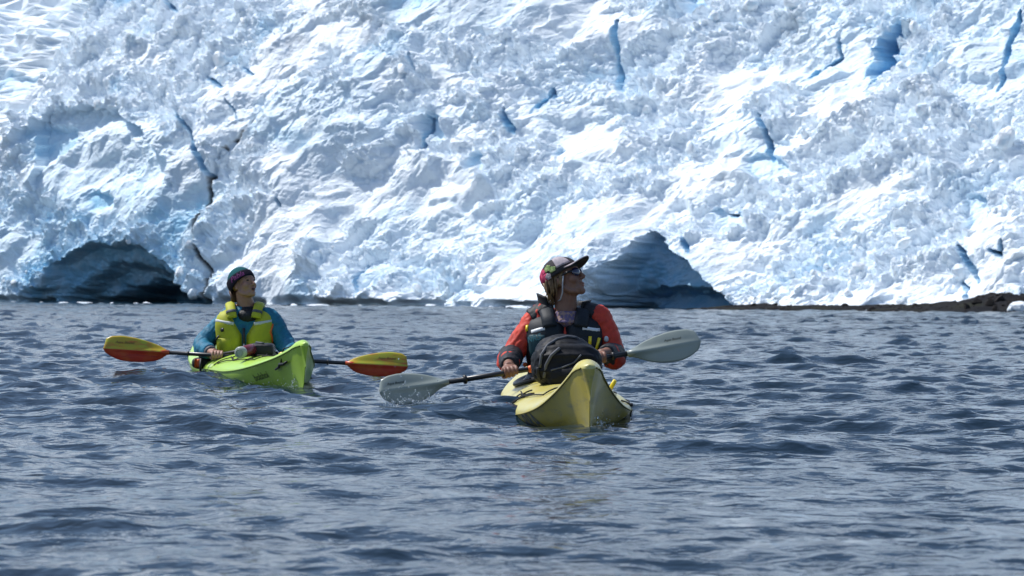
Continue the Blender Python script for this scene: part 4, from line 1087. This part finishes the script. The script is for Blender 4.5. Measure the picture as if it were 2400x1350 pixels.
tag(bt, 'maroon bottle with a white lid lying on the lime kayak deck', 'bottle')
c = pix(662, 834, 18.0); fl = root('flask', Matrix.Translation(c)); ax = Vector((.5, .8, .15)).normalized()
mb = MB(); mb.tube([ax * t for t in (-.02, -.015, .10, .115)], [.020, .028, .028, .018], 18); mb.build('flask_body', M_yplastic, fl)
mb = MB(); mb.tube([ax * -.028 + Vector((.02, -.02, 0)), ax * .03 + Vector((.02, -.02, 0))], [.018, .02], 14); mb.build('cap', M_white, fl)
tag(fl, 'small yellow flask with white cap behind the lime bow', 'flask')
c = pix(474, 851, 19.35); tp = root('tow_pouch', Matrix.Translation(c)); mb = MB(); mb.ell((0, 0, 0), (.08, .055, .045), e=.7); put('pouch_body', remesh(mb, .006, 2), M_black, tp)
mb = MB(); mb.sheet(lambda a, b, o: Vector((-.02 + .02 * a, -.062 - o, -.035 + .07 * b)) + Vector((-.03, .02 * a, 0)), 4, 4, lambda a, b: .008); mb.ell((-.02, -.052, 0), (.02, .016, .032), e=.7); mb.build('flap', M_orange, tp)
mb = MB(); mb.tube([Vector((0, -.03, .02)), Vector((0, -.085, .03)), Vector((0, -.105, -.02)), Vector((0, -.105, -.07))], [.010, .011, .011, .008], 8); mb.build('strap', M_black, tp)
tag(tp, 'black and orange tow pouch at the hip of the paddler in blue', 'pouch')

# ------------------------------------------------------------------ loose blocks of the icefall
us, zs, GX, GY, GZ, GPX, GPY, GRUB, GHH = GG
def block_mesh(seed, cuts=9):
    r = random.Random(seed); bm = bmesh.new(); bmesh.ops.create_icosphere(bm, subdivisions=2, radius=1.0)
    pl = []
    for k in range(cuts):
        n = Vector((r.gauss(0, 1), r.gauss(0, 1), r.gauss(0, 1))).normalized(); pl.append((n, r.uniform(.52, .80)))
    for v in bm.verts:
        for n, d in pl:
            e = v.co.dot(n) - d
            if e > 0: v.co -= n * e
        v.co *= 1 + r.uniform(-.05, .05)
    me = bpy.data.meshes.new('ice_block'); bm.to_mesh(me); bm.free(); me.polygons.foreach_set('use_smooth', [False] * len(me.polygons)); return me
M_block = mat('loose_ice', (.83, .87, .90), .5, .35, noise=(1.2, (.66, .80, .88), .45, .7), bump=(4, .6, .10))
blocks = [block_mesh(100 + i) for i in range(9)]
for b_ in blocks: b_.materials.append(M_block)
rr = np.random.default_rng(77); cnt = 0
cand_r, cand_c = np.where((GPX > 10) & (GPX < 2390) & (GPY > 5) & (GPY < 705) & (GRUB > .45) & (GHH > -.4))
pw_ = np.where((GPX[cand_r, cand_c] > 1700) & (GPY[cand_r, cand_c] > 480), 3.0, 1.0) + 1.5 * (GPY[cand_r, cand_c] < 160)
for j in rr.choice(len(cand_r), 280, replace=False, p=pw_ / pw_.sum()):
    i0, j0 = cand_r[j], cand_c[j]; sz = .13 * (1 - rr.random()) ** -.42; sz = min(sz, .62)
    o = link(bpy.data.objects.new('ice_block', blocks[int(rr.integers(9))])); o.parent = glacier
    o.location = (GX[i0, j0] + GLN.x * sz * .25, GY[i0, j0] + GLN.y * sz * .25, GZ[i0, j0] + sz * .12)
    o.rotation_euler = tuple(rr.uniform(0, 6.28, 3)); o.scale = (sz * rr.uniform(.7, 1.5), sz * rr.uniform(.7, 1.3), sz * rr.uniform(.6, 1.1))

# floating ice along the foot of the glacier
FLO = [(30, 14, .9), (95, 10, 1.0), (150, 18, .8), (200, 26, 1.4), (262, 12, .8), (318, 10, 1.0), (345, 22, 1.3), (420, 12, .8), (640, 16, .9), (688, 16, 1.2), (742, 38, 1.3), (842, 14, .8), (1010, 24, 2.4), (1150, 10, .9), (1215, 34, 1.8), (1236, 12, 1.0), (1770, 12, 1.2)]
for i, (px_, w_, hh_) in enumerate(FLO):
    t = None
    for u in np.linspace(-4, GLL + 2, 700):
        q = GL0 + GLD * u + GLN * (2.2 + 1.0 * ((i * 7) % 5) / 5); xx = to_px(q.x, q.y, 0)[0]
        if t is None or abs(xx - px_) < t[0]: t = (abs(xx - px_), q)
    q = t[1]; D = q.y; s_ = w_ / F_PX * D * .62
    o = link(bpy.data.objects.new('ice_floe', blocks[i % 9])); o.location = (q.x, q.y, .02); o.rotation_euler = (0, 0, i * 1.3); o.scale = (s_ * (1.2 + .8 * ((i * 5) % 4) / 3), s_ * 1.0, min(.11 * hh_, s_ * .8))
    lab = ('low white ice lump afloat before the arched ice cave' if px_ < 500 else 'flat white ice piece afloat by the ice wall behind the paddler in blue' if px_ < 800 else 'tall white ice chunk afloat between the two paddlers' if px_ == 1010 else 'white ice lump stranded at the edge of the gravel beach' if px_ > 1700 else 'low white ice lump afloat between the paddlers below the ice wall')
    tag(o, lab, 'ice floe', 'floating ice along the glacier foot')

# ------------------------------------------------------------------ gravel beach
def build_beach():
    u0 = GLL * .71; us_ = np.linspace(u0, GLL + 55, 620); ws = np.linspace(-3.0, 11.0, 120)
    W, U = np.meshgrid(ws, us_, indexing='ij')
    k = sstep(u0, u0 + 7, U)
    width = 2.6 + 6.4 * sstep(u0 + 1, GLL, U)
    out = W                                              # metres in front of the ice
    z = .36 * (1 - out / np.maximum(width, .5)) * k
    z = np.maximum(z, -.6) + .04 * fbm(U / 1.5, W / 1.5, 400, 3) + .035 * fbm(U / .35, W / .35, 405, 3)
    X = GL0.x + GLD.x * U + GLN.x * out; Y = GL0.y + GLD.y * U + GLN.y * out
    PXb, PYb = to_px(X, Y, np.zeros_like(X))
    mound = .54 * np.exp(-((PXb - 2335) / 75) ** 2) + .34 * np.exp(-((PXb - 2440) / 60) ** 2) + .12 * np.exp(-((PXb - 2210) / 70) ** 2)
    z += mound * sstep(7.5, 2.5, out) * (1 + .5 * fbm(U / .8, W / .8, 410, 4)) + .06 * mound * fbm(U / .2, W / .2, 415, 2)
    z -= .5 * sstep(u0 + 2.5, u0, U)
    V = np.stack([X, Y, z], -1).reshape(-1, 3); me = np_mesh('beach', V, grid_quads(*X.shape, flip=True))
    m = mat('dark_gravel', (.016, .017, .020), .95, .04, noise=(.9, (.022, .022, .024), .42, .62), bump=(7, .9, .08))
    nt = m.node_tree; n = nt.nodes; p = n['Principled BSDF']; src = p.inputs['Base Color'].links[0].from_socket
    t = n.new('ShaderNodeTexNoise'); t.inputs['Scale'].default_value = .5; t.inputs['Detail'].default_value = 8
    g = n.new('ShaderNodeNewGeometry'); nt.links.new(g.outputs['Position'], t.inputs['Vector'])
    r = n.new('ShaderNodeMapRange'); r.inputs[1].default_value = .50; r.inputs[2].default_value = .62; r.inputs[4].default_value = .7; nt.links.new(t.outputs[0], r.inputs[0])
    mx = n.new('ShaderNodeMix'); mx.data_type = 'RGBA'; mx.inputs[7].default_value = (.030, .032, .022, 1); nt.links.new(r.outputs[0], mx.inputs[0]); nt.links.new(src, mx.inputs[6]); nt.links.new(mx.outputs[2], p.inputs['Base Color'])
    me.materials.append(m); o = link(bpy.data.objects.new('beach', me)); o['kind'] = 'structure'; o['label'] = 'dark gravel beach at the foot of the ice'
    return X, Y, z, PXb
bX, bY, bZ, bP = build_beach()
M_rock = mat('dark_rock', (.020, .019, .019), .9, .08, noise=(3, (.032, .029, .028), .4, .6), bump=(6, .8, .05))
st_v = []; st_f = []
rocks = [block_mesh(300 + i, 7) for i in range(4)]
bmj = MB(); tmpl = [([v.co.copy() for v in r_.vertices], [tuple(p.vertices) for p in r_.polygons]) for r_ in [block_mesh(330 + i, 6) for i in range(3)]]
ok_r, ok_c = np.where((bZ > .03) & (bP > 1700) & (bP < 2480))
for j in rr.choice(len(ok_r), 520, replace=False):
    i0, j0 = ok_r[j], ok_c[j]; sz = .035 * (1 - rr.random()) ** -.4; sz = min(sz, .16); V_, F_ = tmpl[int(rr.integers(3))]; Q = Matrix.Rotation(rr.uniform(0, 6.28), 3, 'Z')
    bmj.add([Vector((bX[i0, j0], bY[i0, j0], bZ[i0, j0])) + Q @ Vector((v.x * sz * 1.3, v.y * sz, v.z * sz * .8)) for v in V_], F_)
st = bmj.build('beach_stones', M_rock, None); tag(st, 'scattered dark stones lying on the gravel beach', 'stones', kind='stuff')
for r_ in rocks: r_.materials.append(M_rock)
def near_beach(px_, w0):
    best = None
    i0 = np.argmin(np.abs(bP - px_) + 60 * np.abs(np.linspace(-3, 11, bP.shape[0])[:, None] - w0)); return bX.ravel()[i0], bY.ravel()[i0], bZ.ravel()[i0]
for k, (px_, w0, sz) in enumerate(((2290, 4.5, .22), (2318, 5.2, .26), (2345, 4.2, .30), (2372, 5.5, .24), (2262, 5.8, .18), (2395, 4.6, .24), (2330, 6.6, .17))):
    x, y, z = near_beach(px_, w0); o = link(bpy.data.objects.new('boulder', rocks[k % 4])); o.location = (x, y, z + sz * .2); o.rotation_euler = (k, .3 * k, 2.1 * k); o.scale = (sz * 1.3, sz, sz * .8)
    tag(o, 'dark grey boulder on the mound of the gravel beach', 'boulder', 'boulders on the beach mound')
for k, (px_, w0, sz, hz, lab) in enumerate(((2392, 6.4, .55, .34, 'broad white snow lump lying on the dark beach mound'), (2369, 6.9, .17, .2, 'small white ice chunk beside the snow lump on the beach'))):
    x, y, z = near_beach(px_, w0); o = link(bpy.data.objects.new('snow_lump', blocks[(k + 2) % 9])); o.location = (x, y, z + .08); o.rotation_euler = (0, 0, k + .4); o.scale = (sz * 1.4, sz, hz); tag(o, lab, 'snow')

# ------------------------------------------------------------------ splashes
M_drop = bpy.data.materials.new('water_drop'); M_drop.use_nodes = True
pd = M_drop.node_tree.nodes['Principled BSDF']; pd.inputs['Base Color'].default_value = (.80, .86, .90, 1); pd.inputs['Roughness'].default_value = .12; pd.inputs['Transmission Weight'].default_value = .55; pd.inputs['IOR'].default_value = 1.33
def splash(label, n, fn, s0, s1, seed):
    r = random.Random(seed); mb = MB()
    for k in range(n):
        p, v = fn(r); s_ = s0 * (s1 / s0) ** (r.random() ** 2.2); t = v.normalized() if v.length > 1e-6 else Vector((0, 0, 1))
        q = t.to_track_quat('Z', 'Y').to_matrix(); mb.ell(p, (s_, s_, s_ * r.uniform(1, 2.4)), q, n=6, m=4)
    o = mb.build('splash', M_drop, None); tag(o, label, 'splash', kind='stuff')
def blade_splash(r):
    t = r.random(); p = pix(905 + 140 * t + r.gauss(0, 6), 0, 14.40); yy = 14.38 - r.uniform(0, .22); z = float(sea_height(p.x, yy)[0]) - .02 + .01 + r.expovariate(1 / .026) * (1.5 - t); return Vector((p.x, yy, z)), Vector((r.uniform(-.6, .2), 0, 1))
splash('spray thrown up where the pale paddle blade enters the sea', 520, blade_splash, .0012, .0055, 5)
def bow_splash(K, x0, x1, side):
    def fn(r):
        x = x0 + (x1 - x0) * r.random(); p = K.M @ K.hull(x, side * r.uniform(.30, .55), .01 + r.expovariate(1 / .03)); p.z = float(sea_height(p.x, p.y)[0]) - .035 + abs(r.gauss(.0, .035)); return p, Vector((r.uniform(-.5, .5), 0, 1))
    return fn
splash('small spray along the waterline of the yellow kayak bow', 320, bow_splash(KY, 1.7, 2.7, 1), .0011, .005, 6)
splash('small spray along the waterline of the lime kayak bow', 240, bow_splash(KG, 1.6, 2.55, -1), .0011, .005, 8)
